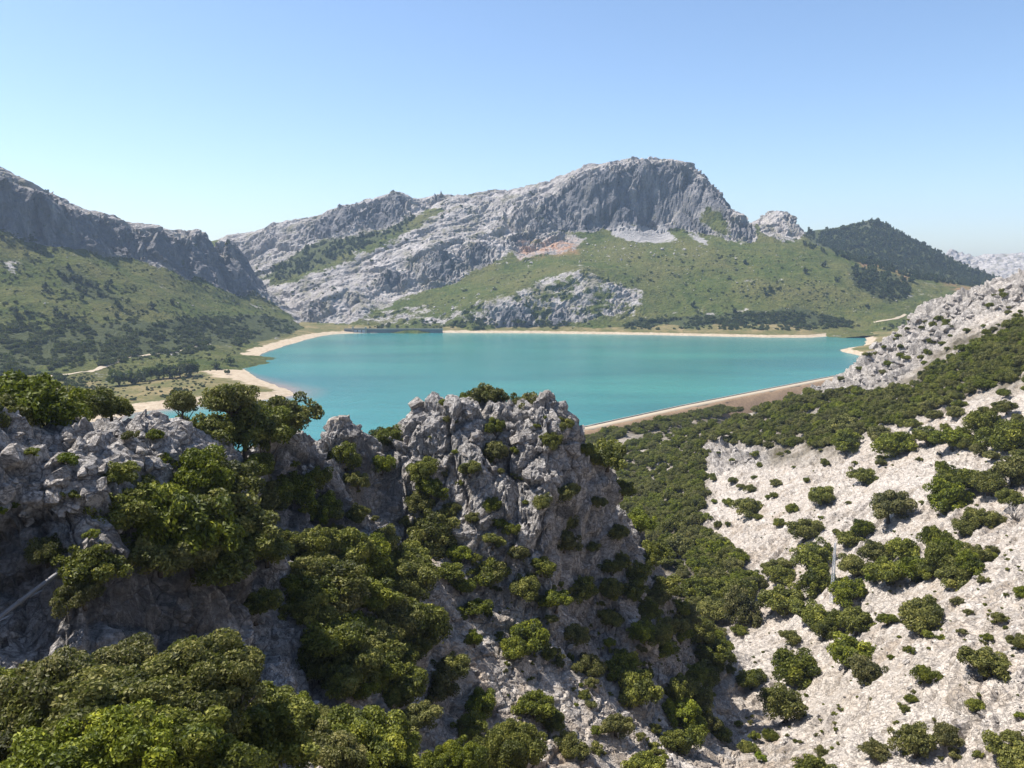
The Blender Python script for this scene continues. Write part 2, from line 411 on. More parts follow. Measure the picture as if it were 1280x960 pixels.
for (y, xv, zv) in VAL:
    near_pts.append((xv, y, zv))
    for dx in (28, 60, 100, 150, 210):
        k = y + 0.05 * dx
        if y <= 370: near_pts.append((xv + dx, k, zv + 0.5 * dx))
for q in [(1280, 345, 400), (1220, 366, 415), (1165, 382, 430), (1125, 412, 412), (1085, 447, 395), (1060, 472, 378), (1010, 492, 390), (930, 522, 420), (860, 536, 450), (790, 550, 458), (1400, 320, 380)]:
    a = P(*q); near_pts.append(tuple(a))
    near_pts.append((a[0] + 12, a[1] + 60, max(-6, a[2] - 42)))
    if q[0] > 950: near_pts.append((a[0] + 25, a[1] + 150, -8))
near_pts += [(165, 572, -6), (95, 520, 0.5), (60, 486, 0.5), (125, 545, -2), (200, 620, -6), (320, 650, -10), (330, 300, 125), (330, 200, 120), (330, 100, 120), (420, 420, 110), (430, 560, -10), (430, 660, -14), (330, 700, -16), (263, 655, -14), (200, 680, -14), (-180, 560, -16), (-100, 560, -16), (-300, 620, -16), (40, 600, -14), (120, 640, -14)]
H = Surface(near_pts, 5.0)

CRAG_POLYS = [  # bare crags, outlined in photo pixels (used only for which ground is crag)
    [(-200, 520), (130, 515), (235, 505), (320, 540), (400, 545), (470, 520), (520, 490), (640, 480), (730, 500), (775, 620), (810, 700), (740, 690), (640, 680), (560, 680), (480, 690), (400, 760), (420, 880), (330, 900), (-200, 900)],
    [(1030, 480), (1075, 440), (1110, 400), (1165, 365), (1300, 330), (1300, 375), (1215, 400), (1180, 430), (1130, 470), (1115, 488), (1060, 492)],
    [(965, 488), (1050, 478), (1048, 494), (965, 500)], [(880, 560), (905, 550), (960, 562), (955, 582), (890, 592)]]
FOREST = [(735, 535), (800, 520), (870, 512), (960, 492), (1060, 482), (1110, 480), (1190, 420), (1290, 390), (1290, 480), (1200, 500), (1090, 545), (1040, 575), (960, 580), (880, 560), (890, 620), (870, 660), (930, 700), (945, 740), (900, 790), (850, 770), (800, 700), (770, 620)]
def near_surface(xs, ys, base_drop=0.0):
    nx, ny = len(xs), len(ys)
    X, Y = np.meshgrid(xs, ys); x, y = X.ravel(), Y.ravel()
    B = np.stack([x, y, H(x, y)], 1)
    n = grid_normals(B, nx, ny)
    px, py = proj(B)
    ok = y > 20
    steep = sstep(0.80, 0.60, n[:, 2])
    crag = np.zeros(len(x))
    for pl in CRAG_POLYS: crag = np.maximum(crag, soft(px, py, pl, 9.0))
    crag = np.where(ok, crag, 0)
    ragged = fbm(B * 0.09, 4)
    crag = np.clip(np.maximum(crag, steep * 0.8 * (x < 45)) + 0.35 * ragged * (crag > 0.02), 0, 1)
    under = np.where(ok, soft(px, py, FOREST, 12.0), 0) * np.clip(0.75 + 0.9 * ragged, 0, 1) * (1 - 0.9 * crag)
    soil = np.clip(0.55 + 0.9 * fbm(B * 0.03 + 5, 3), 0, 1) * (1 - crag)
    soil = np.where(x < 38, np.clip(soil + 0.2, 0, 1), soil * 0.55)
    # --- crag relief: buttresses, tilted blocks split by joints, karst flutes
    wob = np.stack([fbm(B * 0.10 + k * 9.1, 3) for k in range(3)], 1)
    q = B * np.array((1, 1, 0.55)) + wob * 1.6
    big = fbm(q * 0.075, 3)
    def part(p, sel):
        h_ = np.zeros(len(p)); j_ = np.ones(len(p))
        if sel.any(): h_[sel], j_[sel] = facets(p[sel])
        return h_, j_
    on = crag > 0.01; off = crag < 0.99
    a1, j1 = part(q * 0.17, on); a2, j2 = part(q * 0.42 + 3.3, on); a3, j3 = part(B * np.array((1, 1, 0.7)) * 1.15 + 0.5 * wob, on)
    flute = ridged(B * np.array((0.55, 0.55, 0.10)) + wob * 0.3, 3)
    d_crag = 2.6 * big + 1.6 * a1 + 0.9 * a2 + 0.36 * a3 + 0.55 * (flute - 0.2) - 1.1 * sstep(0.12, 0.0, j1) - 0.5 * sstep(0.11, 0.0, j2) - 0.16 * sstep(0.12, 0.0, j3)
    # --- pale slope: inclined beds breaking into small ledges
    w2 = fbm(B * 0.05 + 4, 3)
    s = (B @ np.array((0.50, -0.42, 0.76))) * 0.5 + 1.3 * w2
    led = s - np.floor(s); led = np.where(led < 0.84, led / 0.84 * 0.4, 0.4 * (1 - (led - 0.84) / 0.16)) * sstep(-0.25, 0.25, fbm(B * 0.06 + 11, 3))
    U_ = np.array((0.62, 0.62, 0.38)); V_ = np.array((-0.62, 0.72, -0.28)); N_ = np.array((-0.45, -0.05, 0.89))
    b1, k1 = part(np.stack([B @ U_ * 0.11, B @ V_ * 0.42, B @ N_ * 0.3], 1) + 0.35 * wob, off); b3, k3 = part(np.stack([B @ U_ * 0.20, B @ V_ * 0.62, B @ N_ * 0.5], 1) + 0.5 * wob + 7, off); b2, k2 = part(B * 0.95 + wob, off)
    d_slope = 1.1 * fbm(B * 0.07 + 2, 4) + 0.9 * led + (0.75 * b1 + 0.42 * b3) * (0.35 + 0.65 * sstep(-0.2, 0.2, fbm(B * 0.045 + 21, 3))) + 0.03 * b2 - 0.45 * sstep(0.09, 0, k1) - 0.28 * sstep(0.10, 0, k3) + 0.07 * fbm(B * 0.4, 2)
    amp = np.where(x < 45, 0.9, np.clip(y / 260.0, 0.8, 1.3))
    d = crag * d_crag * amp * np.where((x > 45), 1.15, 1.0) + (1 - crag) * d_slope
    V = B + n * d[:, None]
    V[:, 2] -= base_drop
    return V, dict(crag=np.where(x > 45, crag * 0.45, crag), under=under, soil=soil, stain_shade=crag * sstep(0.62, 0.42, n[:, 2]) * (0.15 + 0.85 * sstep(-10, -20, x))), nx, ny
def near_patch(name, xs, ys, drop=0.0):
    V, at, nx, ny = near_surface(xs, ys, drop)
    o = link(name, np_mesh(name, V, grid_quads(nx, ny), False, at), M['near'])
    return tag(o, kind='structure')
def cat_ranges(*r):
    return np.concatenate([np.arange(a, b, h) for a, b, h in r])
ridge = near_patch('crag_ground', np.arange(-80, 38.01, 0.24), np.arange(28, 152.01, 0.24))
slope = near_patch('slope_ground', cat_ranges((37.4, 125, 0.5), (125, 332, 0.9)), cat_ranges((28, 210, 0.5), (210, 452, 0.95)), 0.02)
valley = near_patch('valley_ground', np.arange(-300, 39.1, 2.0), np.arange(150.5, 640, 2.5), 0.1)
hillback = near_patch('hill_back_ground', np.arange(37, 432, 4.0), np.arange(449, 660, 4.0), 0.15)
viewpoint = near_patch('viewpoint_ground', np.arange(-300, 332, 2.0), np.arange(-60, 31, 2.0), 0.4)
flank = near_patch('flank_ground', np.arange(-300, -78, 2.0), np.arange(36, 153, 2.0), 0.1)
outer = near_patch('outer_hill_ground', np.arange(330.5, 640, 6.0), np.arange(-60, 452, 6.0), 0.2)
NEAR = [ridge, slope, valley]

# ------------------------------------------------------------------ lake and its shores
def w2(px, py): return tuple(W(px, py)[:2])
LAKE = [w2(*q) for q in [(405, 419), (432, 416.5), (500, 416), (553, 416), (600, 416), (700, 417), (800, 418.5), (900, 420.5), (1000, 422.5), (1040, 420.5), (1066, 415.5),
                         (1076, 415.5), (1084, 422), (1082, 431), (1050, 437), (1054, 440), (1080, 445), (1095, 452)]]
DYKE = [tuple(W(1110, 459, 3.5)[:2]), tuple(W(1026, 475, 3.5)[:2]), tuple(W(965, 487, 3.5)[:2]), tuple(W(860, 508, 3.5)[:2]), tuple(W(737, 535, 3.5)[:2]), (-30, 436)]
LAKE += DYKE + [(-70, 412), (-150, 400), (-255, 470)] + [w2(*q) for q in [(150, 520), (170, 515), (209, 511), (250, 506), (321, 500), (350, 497.5), (374, 493), (352, 486), (336, 479), (316, 471), (302, 463), (305, 457), (318, 448), (335, 439), (365, 429)]]
def smooth_poly(p, it=2, keep=()):
    p = [np.array(a) for a in p]
    for _ in range(it):
        q = []
        for a, b in zip(p, p[1:] + p[:1]): q += [a * .75 + b * .25, a * .25 + b * .75]
        p = q
    return [tuple(a) for a in p]
LAKES = smooth_poly(LAKE)
dyke_near = np.array(DYKE)
def basin_height(x, y):
    d = seg_dist(x, y, LAKES); ins = in_poly(x, y, LAKES); sd = np.where(ins, -d, d)
    p = np.stack([x, y, np.zeros(len(x))], 1)
    sd = sd + 4.0 * fbm(p * 0.022, 3) * sstep(400, 650, y) + 1.2 * fbm(p * 0.12, 2)
    left = sstep(-150, -330, x - 0.0) * sstep(1500, 900, y)
    far = 1 - left
    land = left * (0.05 * np.minimum(sd, 40) + 0.028 * np.clip(sd - 40, 0, 170)) + far * (0.24 * np.minimum(sd, 16) + 0.14 * np.clip(sd - 16, 0, 60))
    z = np.where(sd > 0, land, np.maximum(0.10 * sd, -9))
    z += 0.35 * fbm(p * 0.03 + 8, 4) * sstep(2, 40, sd)
    # the near side of the dyke and the ridge below it belong to other ground
    a, b = np.array((291., 719.)), np.array((-30., 436.))
    t = b - a; side = ((x - a[0]) * t[1] - (y - a[1]) * t[0]) / np.hypot(*t)      # > 0 lake side
    nearside = ((-side > 3) & (y < 730) & (x > -75)) | ((y < 480) & (x <= -75) & (sd > 4))
    z = np.where(nearside & (sd > 2), -13.0, z)
    return z, sd, left
xs = cat_ranges((-1500, -480, 12), (-480, 480, 3.0), (480, 1500, 12)); ys = cat_ranges((380, 700, 3.0), (700, 1260, 4.0), (1260, 1700, 20))
X, Y = np.meshgrid(xs, ys); x, y = X.ravel(), Y.ravel()
bz, sd, left = basin_height(x, y)
p3 = np.stack([x, y, bz], 1)
bw = left * 24 + (1 - left) * 11 + left * 22 * sstep(560, 640, y) * sstep(860, 720, y)
beach = np.clip(1.0 - sd / np.maximum(bw, 1) + 0.5, 0, 1)
shore_o = tag(link('lakeshore_ground', np_mesh('lakeshore_ground', p3, grid_quads(len(xs), len(ys)), True, dict(beach=beach, green=left)), M['basin']), kind='structure')

# water: a fine sheet cut to the lake outline (its edge tucked under the shore)
wx = np.arange(-480, 560, 6.0); wy = np.arange(390, 1300, 6.0)
X, Y = np.meshgrid(wx, wy); x, y = X.ravel(), Y.ravel()
d = seg_dist(x, y, LAKES); ins = in_poly(x, y, LAKES); sdw = np.where(ins, d, -d)
dyd = seg_dist(x, y, DYKE, False)
Q = grid_quads(len(wx), len(wy)); keepv = (sdw > -16) & ((sdw > -1) | (dyd > 24))
Q = Q[keepv[Q].all(1)]
shal = np.clip(1.0 - sdw / (10 + 55 * sstep(-60, -160, x) * sstep(800, 640, y)), 0, 1) * np.where((x < -60) | (y < 1000), 1, 0.6)
shal *= sstep(12, 60, dyd)
used = np.unique(Q); remap = np.zeros(len(x), np.int64); remap[used] = np.arange(len(used))
lake = tag(link('lake_water', np_mesh('lake_water', np.stack([x, y, np.zeros(len(x))], 1)[used], remap[Q], True, dict(shallow=shal[used])), M['water']), kind='structure')

# ------------------------------------------------------------------ mountains
def far_patch(name, pts, c, xs, ys, rock_polys, amp=1.0, wood=(), scree=(), grassp=(), red=(), strike=(0.8, 0.35, 0.5), low=-15.0, soft_w=8.0, slope_rock=True):
    S = Surface([tuple(P(*q)) if len(q) == 3 else tuple(q[:3]) for q in pts], c)
    nx, ny = len(xs), len(ys)
    X, Y = np.meshgrid(xs, ys); x, y = X.ravel(), Y.ravel()
    B = np.stack([x, y, np.maximum(S(x, y), low)], 1); n = grid_normals(B, nx, ny)
    px, py = proj(B)
    def m(polys):
        r = np.zeros(len(x))
        for pl in polys: r = np.maximum(r, soft(px, py, pl[1:] if pl[0] is None else pl, soft_w) * (0.55 if pl[0] is None else 1.0))
        return r
    rk = m(rock_polys)
    if slope_rock: rk = np.maximum(rk, sstep(0.74, 0.60, n[:, 2]))
    rk = rk * (1 - 0.92 * m(grassp)); wd = m(wood)
    wob = np.stack([fbm(B * 0.007 + k * 7.7, 4) for k in range(3)], 1)
    q = B + wob * 20
    # beds running along the strike
    sv = np.array(strike); sv = sv / np.linalg.norm(sv)
    qb = q - np.outer(q @ sv, sv) * 0.75
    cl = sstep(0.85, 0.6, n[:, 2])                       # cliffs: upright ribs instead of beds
    qc = q * np.array((1, 1, 0.35)); qm = qb * (1 - cl)[:, None] + qc * cl[:, None]
    on = rk > 0.01
    def part(p):
        h_ = np.zeros(len(p)); j_ = np.ones(len(p))
        if on.any(): h_[on], j_[on] = facets(p[on])
        return h_, j_
    a1, j1 = part(qm * 0.020); a2, j2 = part(qm * 0.052 + 5.5); a3, j3 = part(q * 0.13)
    big = fbm(q * 0.009, 3); fine = ridged(q * 0.085, 3)
    d = rk * (6.0 * big + 7.0 * a1 + 4.2 * a2 + 1.7 * a3 + 1.4 * fine - 3.2 * sstep(0.15, 0, j1) - 1.8 * sstep(0.13, 0, j2) - 2.0)
    d = d + (1 - rk) * (5.0 * fbm(B * 0.012, 4) + 0.9 * fbm(B * 0.09, 3))
    V = B + n * (d * amp)[:, None]
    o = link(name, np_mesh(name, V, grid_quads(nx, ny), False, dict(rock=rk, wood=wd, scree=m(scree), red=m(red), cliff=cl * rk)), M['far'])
    return tag(o, kind='structure')

def back(px, py, D, dD, drop):
    a = P(px, py, D); return (a[0], a[1] + dD, a[2] - drop, 0)
# main mountain
MT = [(560, 412, 1242), (640, 412, 1242), (700, 412, 1240), (800, 413.5, 1218), (900, 415, 1200), (1000, 416.5, 1190), (1060, 411, 1215), (1150, 404, 1220), (440, 410, 1240), (480, 411, 1235),
      (500, 425, 1180), (640, 425, 1170), (800, 428, 1140), (950, 432, 1110), (1090, 420, 1120), (400, 425, 1180), (1200, 420, 1120), (1300, 420, 1120),
      # knoll above the shore
      (520, 402, 1245), (600, 380, 1275), (660, 357, 1305), (730, 340, 1330), (770, 353, 1320), (790, 372, 1298), (805, 397, 1250), (640, 398, 1245), (700, 392, 1255), (760, 392, 1262), (730, 365, 1290),
      (690, 338, 1380), (760, 332, 1400), (640, 350, 1400), (590, 362, 1380),
      # grass slope
      (850, 400, 1240), (850, 360, 1325), (850, 320, 1450), (850, 295, 1545), (960, 400, 1228), (960, 360, 1305), (960, 322, 1430), (945, 303, 1500), (780, 310, 1500), (720, 315, 1490),
      (1060, 392, 1262), (1060, 352, 1340), (1050, 326, 1440), (1005, 303, 1520), (1100, 336, 1470), (1160, 353, 1440), (1230, 364, 1400), (1300, 378, 1350), (1150, 382, 1290), (1230, 392, 1260), (1320, 400, 1230),
      # foot of the cliffs
      (937, 301, 1515), (882, 292, 1565), (841, 281, 1600), (814, 277, 1612), (754, 281, 1600), (705, 285, 1590), (650, 306, 1540), (595, 332, 1475), (555, 351, 1430), (493, 358, 1410), (470, 385, 1340), (440, 402, 1275),
      # brink of the cliffs
      (928, 276, 1545), (905, 243, 1600), (880, 222, 1622), (850, 210, 1630), (814, 206, 1636), (765, 222, 1626), (743, 233, 1622), (696, 247, 1612), (672, 266, 1588), (650, 289, 1553), (600, 300, 1510), (552, 312, 1470), (490, 338, 1425), (440, 362, 1355), (400, 377, 1320),
      # lit slab and summit
      (815, 200, 1665), (770, 205, 1720), (730, 215, 1745), (690, 228, 1750), (640, 237, 1740), (600, 243, 1725), (559, 249, 1690), (620, 265, 1640), (600, 285, 1580), (490, 288, 1580), (437, 325, 1490), (345, 357, 1440), (380, 350, 1440), (385, 405, 1290), (365, 388, 1350), (850, 203, 1668), (876, 213, 1660),
      # green terrace and the ridge behind it
      (329, 346, 1480), (359, 334, 1510), (411, 312, 1540), (457, 297, 1580), (530, 262, 1680), (378, 308, 1605), (411, 296, 1620), (477, 286, 1645), (549, 247, 1715),
      (280, 296, 1680), (340, 281, 1680), (400, 266, 1680), (428, 257, 1650), (490, 242, 1672), (549, 238, 1730), (300, 330, 1600), (250, 310, 1680), (200, 320, 1700), (320, 320, 1600),
      # rocky block to the right
      (938, 290, 1700), (948, 274, 1790), (960, 264, 1800), (985, 268, 1800), (1000, 283, 1780), (1012, 297, 1740), (975, 291, 1700), (955, 294, 1640), (930, 284, 1600), (1060, 318, 1560), (1150, 345, 1560), (1250, 365, 1520)]
MT += [back(q[0], q[1], q[2], 22, -3) for q in [(905, 240, 1600), (880, 222, 1622), (552, 312, 1470), (490, 338, 1425), (440, 362, 1355), (600, 300, 1510), (650, 289, 1553)]]
MT += [back(815, 199, 1700, 260, 70), back(690, 228, 1750, 220, 70), back(559, 249, 1690, 250, 60), back(430, 257, 1685, 220, 70), back(280, 296, 1680, 250, 60), back(930, 265, 1600, 330, 110),
       back(985, 268, 1800, 130, 90), back(958, 264, 1800, 130, 80), back(932, 280, 1600, 120, 10), back(1100, 336, 1470, 330, 60), back(1250, 365, 1520, 330, 60), back(150, 320, 1680, 250, 60), back(876, 213, 1690, 160, 60)]
ROCKS = [[(250, 270), (428, 230), (549, 210), (700, 195), (815, 170), (900, 200), (950, 262), (945, 302), (937, 303), (882, 293), (841, 282), (814, 277), (754, 282), (705, 286), (660, 304), (640, 312), (600, 336), (560, 353), (500, 374), (470, 387), (440, 404), (385, 407), (345, 375), (322, 350), (290, 320)],
         [None, (508, 404), (560, 389), (620, 371), (680, 346), (730, 335), (770, 348), (800, 368), (806, 390), (770, 398), (740, 405), (560, 406)], [(936, 262), (985, 255), (1010, 290), (980, 302), (950, 292)],
         [(640, 310), (700, 290), (730, 300), (700, 318), (650, 325)], [None, (440, 405), (470, 390), (530, 380), (560, 385), (520, 402), (450, 412)]]
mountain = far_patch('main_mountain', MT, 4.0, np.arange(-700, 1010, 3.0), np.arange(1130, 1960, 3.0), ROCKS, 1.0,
    wood=[[(329, 346), (375, 312), (411, 299), (477, 288), (520, 268), (500, 290), (440, 315), (390, 335), (350, 350)], [(1058, 335), (1085, 332), (1140, 352), (1135, 372), (1110, 378), (1070, 360)],
          [(770, 412), (790, 398), (900, 392), (1000, 385), (1060, 398), (1000, 413), (900, 411)]],
    scree=[[(755, 284), (790, 278), (828, 279), (848, 300), (818, 306), (790, 304), (770, 297)], [(860, 290), (880, 297), (886, 310), (868, 302)]],
    grassp=[[(329, 346), (376, 312), (411, 299), (477, 288), (545, 256), (555, 262), (490, 302), (440, 326), (380, 346), (345, 354)], [(560, 360), (640, 330), (740, 312), (740, 328), (680, 342), (600, 372), (540, 392)], [(872, 268), (885, 258), (908, 280), (912, 293), (890, 288)]],
    red=[[(1075, 318), (1100, 320), (1105, 335), (1080, 332)], [(1118, 338), (1135, 345), (1130, 352)], [(650, 300), (720, 300), (720, 316), (650, 320)], [(1180, 352), (1240, 362), (1200, 368)]])
# left-hand hill with its cliff band
HL = [(0, 500, 600), (100, 490, 620), (200, 475, 690), (300, 450, 840), (385, 414, 1200), (-300, 500, 600), (-300, 430, 730), (-300, 300, 880), (-300, 225, 930), (-300, 150, 960), (420, 420, 1180),
      (0, 440, 760), (0, 380, 860), (0, 330, 940), (0, 282, 1000), (0, 229, 1012), (50, 243, 1045), (100, 440, 790), (100, 380, 920), (100, 330, 1015), (95, 308, 1058), (75, 254, 1075), (110, 271, 1085),
      (40, 298, 1025), (134, 314, 1100), (200, 420, 900), (200, 380, 1010), (190, 333, 1130), (150, 277, 1145), (200, 289, 1190), (165, 318, 1130), (260, 382, 1120), (240, 343, 1205), (250, 294, 1250), (285, 301, 1305),
      (300, 392, 1175), (300, 367, 1260), (310, 327, 1345), (330, 362, 1345), (350, 379, 1325), (385, 406, 1280), (345, 400, 1215), (300, 420, 1040), (250, 425, 960), (215, 300, 1205), (270, 320, 1290)]
HL += [back(0, 229, 1012, 25, 3), back(50, 243, 1045, 25, 3), back(75, 254, 1075, 25, 3), back(110, 271, 1085, 25, 3), back(150, 277, 1145, 25, 3), back(200, 289, 1190, 25, 3), back(250, 294, 1250, 25, 3), back(285, 301, 1305, 25, 3), back(-300, 150, 960, 25, 3), (0, 292, 985), (95, 316, 1040), (190, 341, 1112), (50, 310, 1015), (240, 351, 1188), (-150, 255, 960), (-150, 188, 975)]
HL += [back(0, 229, 1025, 200, 50), back(110, 271, 1095, 220, 60), back(200, 289, 1205, 220, 70), back(285, 299, 1320, 250, 70), back(-300, 150, 960, 250, 40), back(340, 370, 1345, 200, 60)]
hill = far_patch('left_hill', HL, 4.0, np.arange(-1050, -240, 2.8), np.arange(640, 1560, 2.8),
    [[(-300, 100), (0, 170), (75, 200), (150, 230), (285, 270), (330, 350), (390, 402), (380, 404), (336, 374), (290, 357), (235, 342), (188, 331), (134, 311), (91, 304), (0, 276), (-300, 230)]], 0.9,
    wood=[[(70, 330), (100, 340), (150, 372), (140, 380), (80, 355)], [(0, 415), (150, 400), (330, 395), (385, 408), (330, 425), (200, 440), (0, 465)]], strike=(0.6, 0.6, -0.3))
# wooded hill behind, distant peaks
HW = [(1008, 291, 2000), (1030, 288, 2020), (1060, 283, 2040), (1095, 275, 2060), (1110, 283, 2060), (1150, 304, 2050), (1185, 322, 2030), (1220, 338, 2000), (1255, 353, 1950), (1000, 320, 1800), (1060, 330, 1780), (1150, 352, 1700), (1240, 366, 1650), (1300, 378, 1650), (1320, 380, 1900),
      (960, 300, 1950), (1095, 305, 1920), (1180, 340, 1850), back(1095, 275, 2060, 300, 90), back(1008, 291, 2000, 300, 60), back(1220, 338, 2000, 300, 60), back(1300, 360, 2000, 300, 40)]
whill = far_patch('wooded_hill', HW, 10.0, np.arange(560, 1500, 6.0), np.arange(1640, 2340, 6.0), [[(1075, 281), (1095, 272), (1110, 281), (1095, 284)]], 0.6, wood=[[(985, 280), (1095, 268), (1290, 355), (1300, 400), (950, 400), (960, 310)]], slope_rock=False)
HD = [(1150, 335, 3300), (1170, 325, 3300), (1182, 318, 3300), (1191, 312, 3300), (1199, 319, 3290), (1208, 327, 3250), (1225, 322, 3500), (1245, 318, 3550), (1280, 318, 3550), (1340, 316, 3550), (1450, 330, 3550), (1200, 345, 3000), (1280, 350, 2800), (1400, 355, 2800), (1100, 355, 3200), (1050, 365, 3400),
      back(1191, 312, 3300, 300, 80), back(1280, 318, 3550, 400, 90), back(1400, 325, 3550, 400, 90), back(1100, 355, 3200, 400, 40)]
distant = far_patch('distant_ridge', HD, 8.0, np.arange(1250, 3000, 10.0), np.arange(2700, 4100, 10.0), [[(1100, 300), (1500, 300), (1500, 400), (1100, 400)]], 1.2, slope_rock=False)
# the land goes on to the horizon
plain = tag(MB().box((200, 1500, -18), (8800, 6800, 4)).build('ground', flat_mat('distant_ground', (0.16, 0.15, 0.08), 0.95, 0.1, 0.3, 0.002)), kind='structure')

# ------------------------------------------------------------------ trees
def crown_mesh(name, seed, nclump, nleaf, leaf, flat=0.78, mat=None, low=-0.72, spread=1.0, rad=(0.22, 0.40)):
    """unit crown (half width about 1, base of the foliage near z=-0.5): leaf sprays gathered in uneven clumps"""
    r = np.random.default_rng(seed)
    nl = r.integers(4, 7); la = r.uniform(0, 6.28) + np.arange(nl) * 2.4                # several uneven boughs make the crown
    lo = np.stack([np.cos(la), np.sin(la), r.uniform(-0.35, 0.65, nl)], 1) * (r.uniform(0.22, 0.58, nl))[:, None]; lr = r.uniform(0.34, 0.60, nl)
    lo[0] = (r.uniform(-.1, .1), r.uniform(-.1, .1), 0.18); lr[0] = 0.62
    b = r.choice(nl, nclump * 5, p=lr ** 2 / (lr ** 2).sum())
    dv = r.normal(size=(nclump * 5, 3)); dv /= np.linalg.norm(dv, axis=1)[:, None]
    keep = dv[:, 2] > low; b = b[keep][:nclump]; dv = dv[keep][:nclump]
    cr = r.uniform(*rad, len(dv)) * r.uniform(0.45, 0.9, len(dv))
    c = (lo[b] + dv * (lr[b] * r.uniform(0.55, 1.20, len(dv)))[:, None]) * np.array((spread, spread, flat))
    k = r.choice(len(c), nleaf, p=cr ** 2 / (cr ** 2).sum())
    d = r.normal(size=(nleaf, 3)); d[:, 2] += 0.35; d /= np.linalg.norm(d, axis=1)[:, None]
    p = c[k] + d * (cr[k] * (0.45 + 0.62 * np.sqrt(r.random(nleaf))))[:, None] * np.array((1, 1, 0.85))
    nrm = d + 0.7 * r.normal(size=(nleaf, 3)); nrm /= np.linalg.norm(nrm, axis=1)[:, None]
    u = np.cross(nrm, r.normal(size=(nleaf, 3))); u /= np.linalg.norm(u, axis=1)[:, None]; v = np.cross(nrm, u)
    s = (leaf * r.uniform(0.6, 1.35, nleaf))[:, None]
    V = np.stack([p - u * s, p - v * s * 0.55 + nrm * s * 0.12, p + u * s, p + v * s * 0.55 + nrm * s * 0.12], 1).reshape(-1, 3)
    V *= 1.18; Q = np.arange(nleaf * 4).reshape(-1, 4)
    tint = np.clip(0.42 + r.normal(size=len(c))[k] * 0.16 + r.normal(size=nleaf) * 0.17, 0, 1)
    me = np_mesh(name, V, Q, False, dict(tint=np.repeat(tint, 4)))
    me.materials.append(mat or M['oak'])
    return me
def trunk_mesh(name, seed, h=1.0, limbs=6, thick=0.085, mat=None, top=0.55):
    """unit tree skeleton: roots at z=-1.3, limbs reaching into the crown around z=0"""
    r = random.Random(seed); b = MB()
    lean = Vector((r.uniform(-.18, .18), r.uniform(-.18, .18), 0))
    pts = [Vector((0, 0, -1.45)), Vector((0, 0, -1.05)) + lean * .4, Vector((0, 0, -0.6)) + lean, Vector((0, 0, -0.2)) + lean * 1.3]
    b.tube(pts, [thick * 1.5, thick * 1.05, thick * .9, thick * .6], 7)
    for k in range(limbs):
        a = 2 * math.pi * (k + r.uniform(-.3, .3)) / limbs; L = r.uniform(.45, .75)
        s0 = pts[1].lerp(pts[3], r.uniform(.15, 1)); e = s0 + Vector((math.cos(a) * L, math.sin(a) * L, r.uniform(.25, top)))
        m = s0.lerp(e, .5) + Vector((r.uniform(-.08, .08), r.uniform(-.08, .08), -.06))
        b.tube([s0, m, e], [thick * .55, thick * .38, thick * .14], 5)
        e2 = e + Vector((r.uniform(-.25, .25), r.uniform(-.25, .25), r.uniform(.05, .25)))
        b.tube([m, m.lerp(e2, .6), e2], [thick * .3, thick * .2, thick * .06], 4)
    me = b.mesh(name, True); me.materials.append(mat or M['bark']); return me
CROWN_FG = [crown_mesh('oak_crown_fine', 100 + k, 150, 64000, 0.027, 0.74, rad=(0.15, 0.30)) for k in range(2)]
CROWN = [crown_mesh('oak_crown', 20 + k, 64 + 8 * (k % 3), 11000, 0.052, (0.70, 0.78, 0.86, 0.74, 0.92, 0.66, 0.8)[k]) for k in range(7)]
CROWN_S = [crown_mesh('shrub_crown', 50 + k, 34, 3000, 0.085, (0.62, 0.72, 0.8)[k], rad=(0.26, 0.42)) for k in range(3)]
CROWN_Y = crown_mesh('broom_crown', 60, 22, 2200, 0.075, 0.75, M['broom'], rad=(0.25, 0.4))
CROWN_F = [crown_mesh('scrub_crown', 70 + k, 16, 420, 0.20, (0.66, 0.8, 0.74)[k], M['oak_far'], rad=(0.30, 0.46)) for k in range(3)]
CROWN_P = [crown_mesh('pine_crown', 80 + k, 18, 420, 0.19, (1.25, 1.5)[k], M['pine'], rad=(0.28, 0.44), spread=0.8) for k in range(2)]
TRUNK = [trunk_mesh('oak_trunk', 5 + k) for k in range(4)]

for o in NEAR: o.data.update()
bpy.context.view_layer.update()
def hit(px, py):
    d = ray(px, py); best = None
    for o in NEAR:
        ok, loc, nrm, _ = o.ray_cast(Vector((0, 0, CAMZ)), d, distance=900)
        if ok and (best is None or loc.y < best[0].y): best = (loc.copy(), nrm.copy())
    return best
def ground_z(x, y):
    zz = []
    for o in NEAR:
        ok, loc, n, _ = o.ray_cast(Vector((x, y, 400)), Vector((0, 0, -1)))
        if ok: zz.append(loc.z)
    return max(zz) if zz else float(H(np.array([x]), np.array([y]))[0])

trees = []      # (apparent size px, x, y, z ground, half width m, kind, label)
def add_tree(cx, cy, w, label=None, kind='oak', down=0.42):
    """cx, cy: middle of the crown in the photo, w: its width; the root is where the line of sight to its foot meets the ground"""
    D = CREST.get((cx, cy))
    if D:                                     # standing on the rim: its distance is that of the rim
        c = P(cx, cy, D); hw = 0.5 * w * D / F * 1.25
        trees.append([w, c[0], c[1], c[2], hw, 'rim', label]); return
    h = hit(cx, cy + down * w)
    if h is None or (cx < 740 and h[0].y > 165): return
    p = h[0]; D = p.y
    trees.append([w, p.x, p.y, p.z, 0.5 * w * D / F * (1.25 if cx < 560 else 1.12), kind, label])

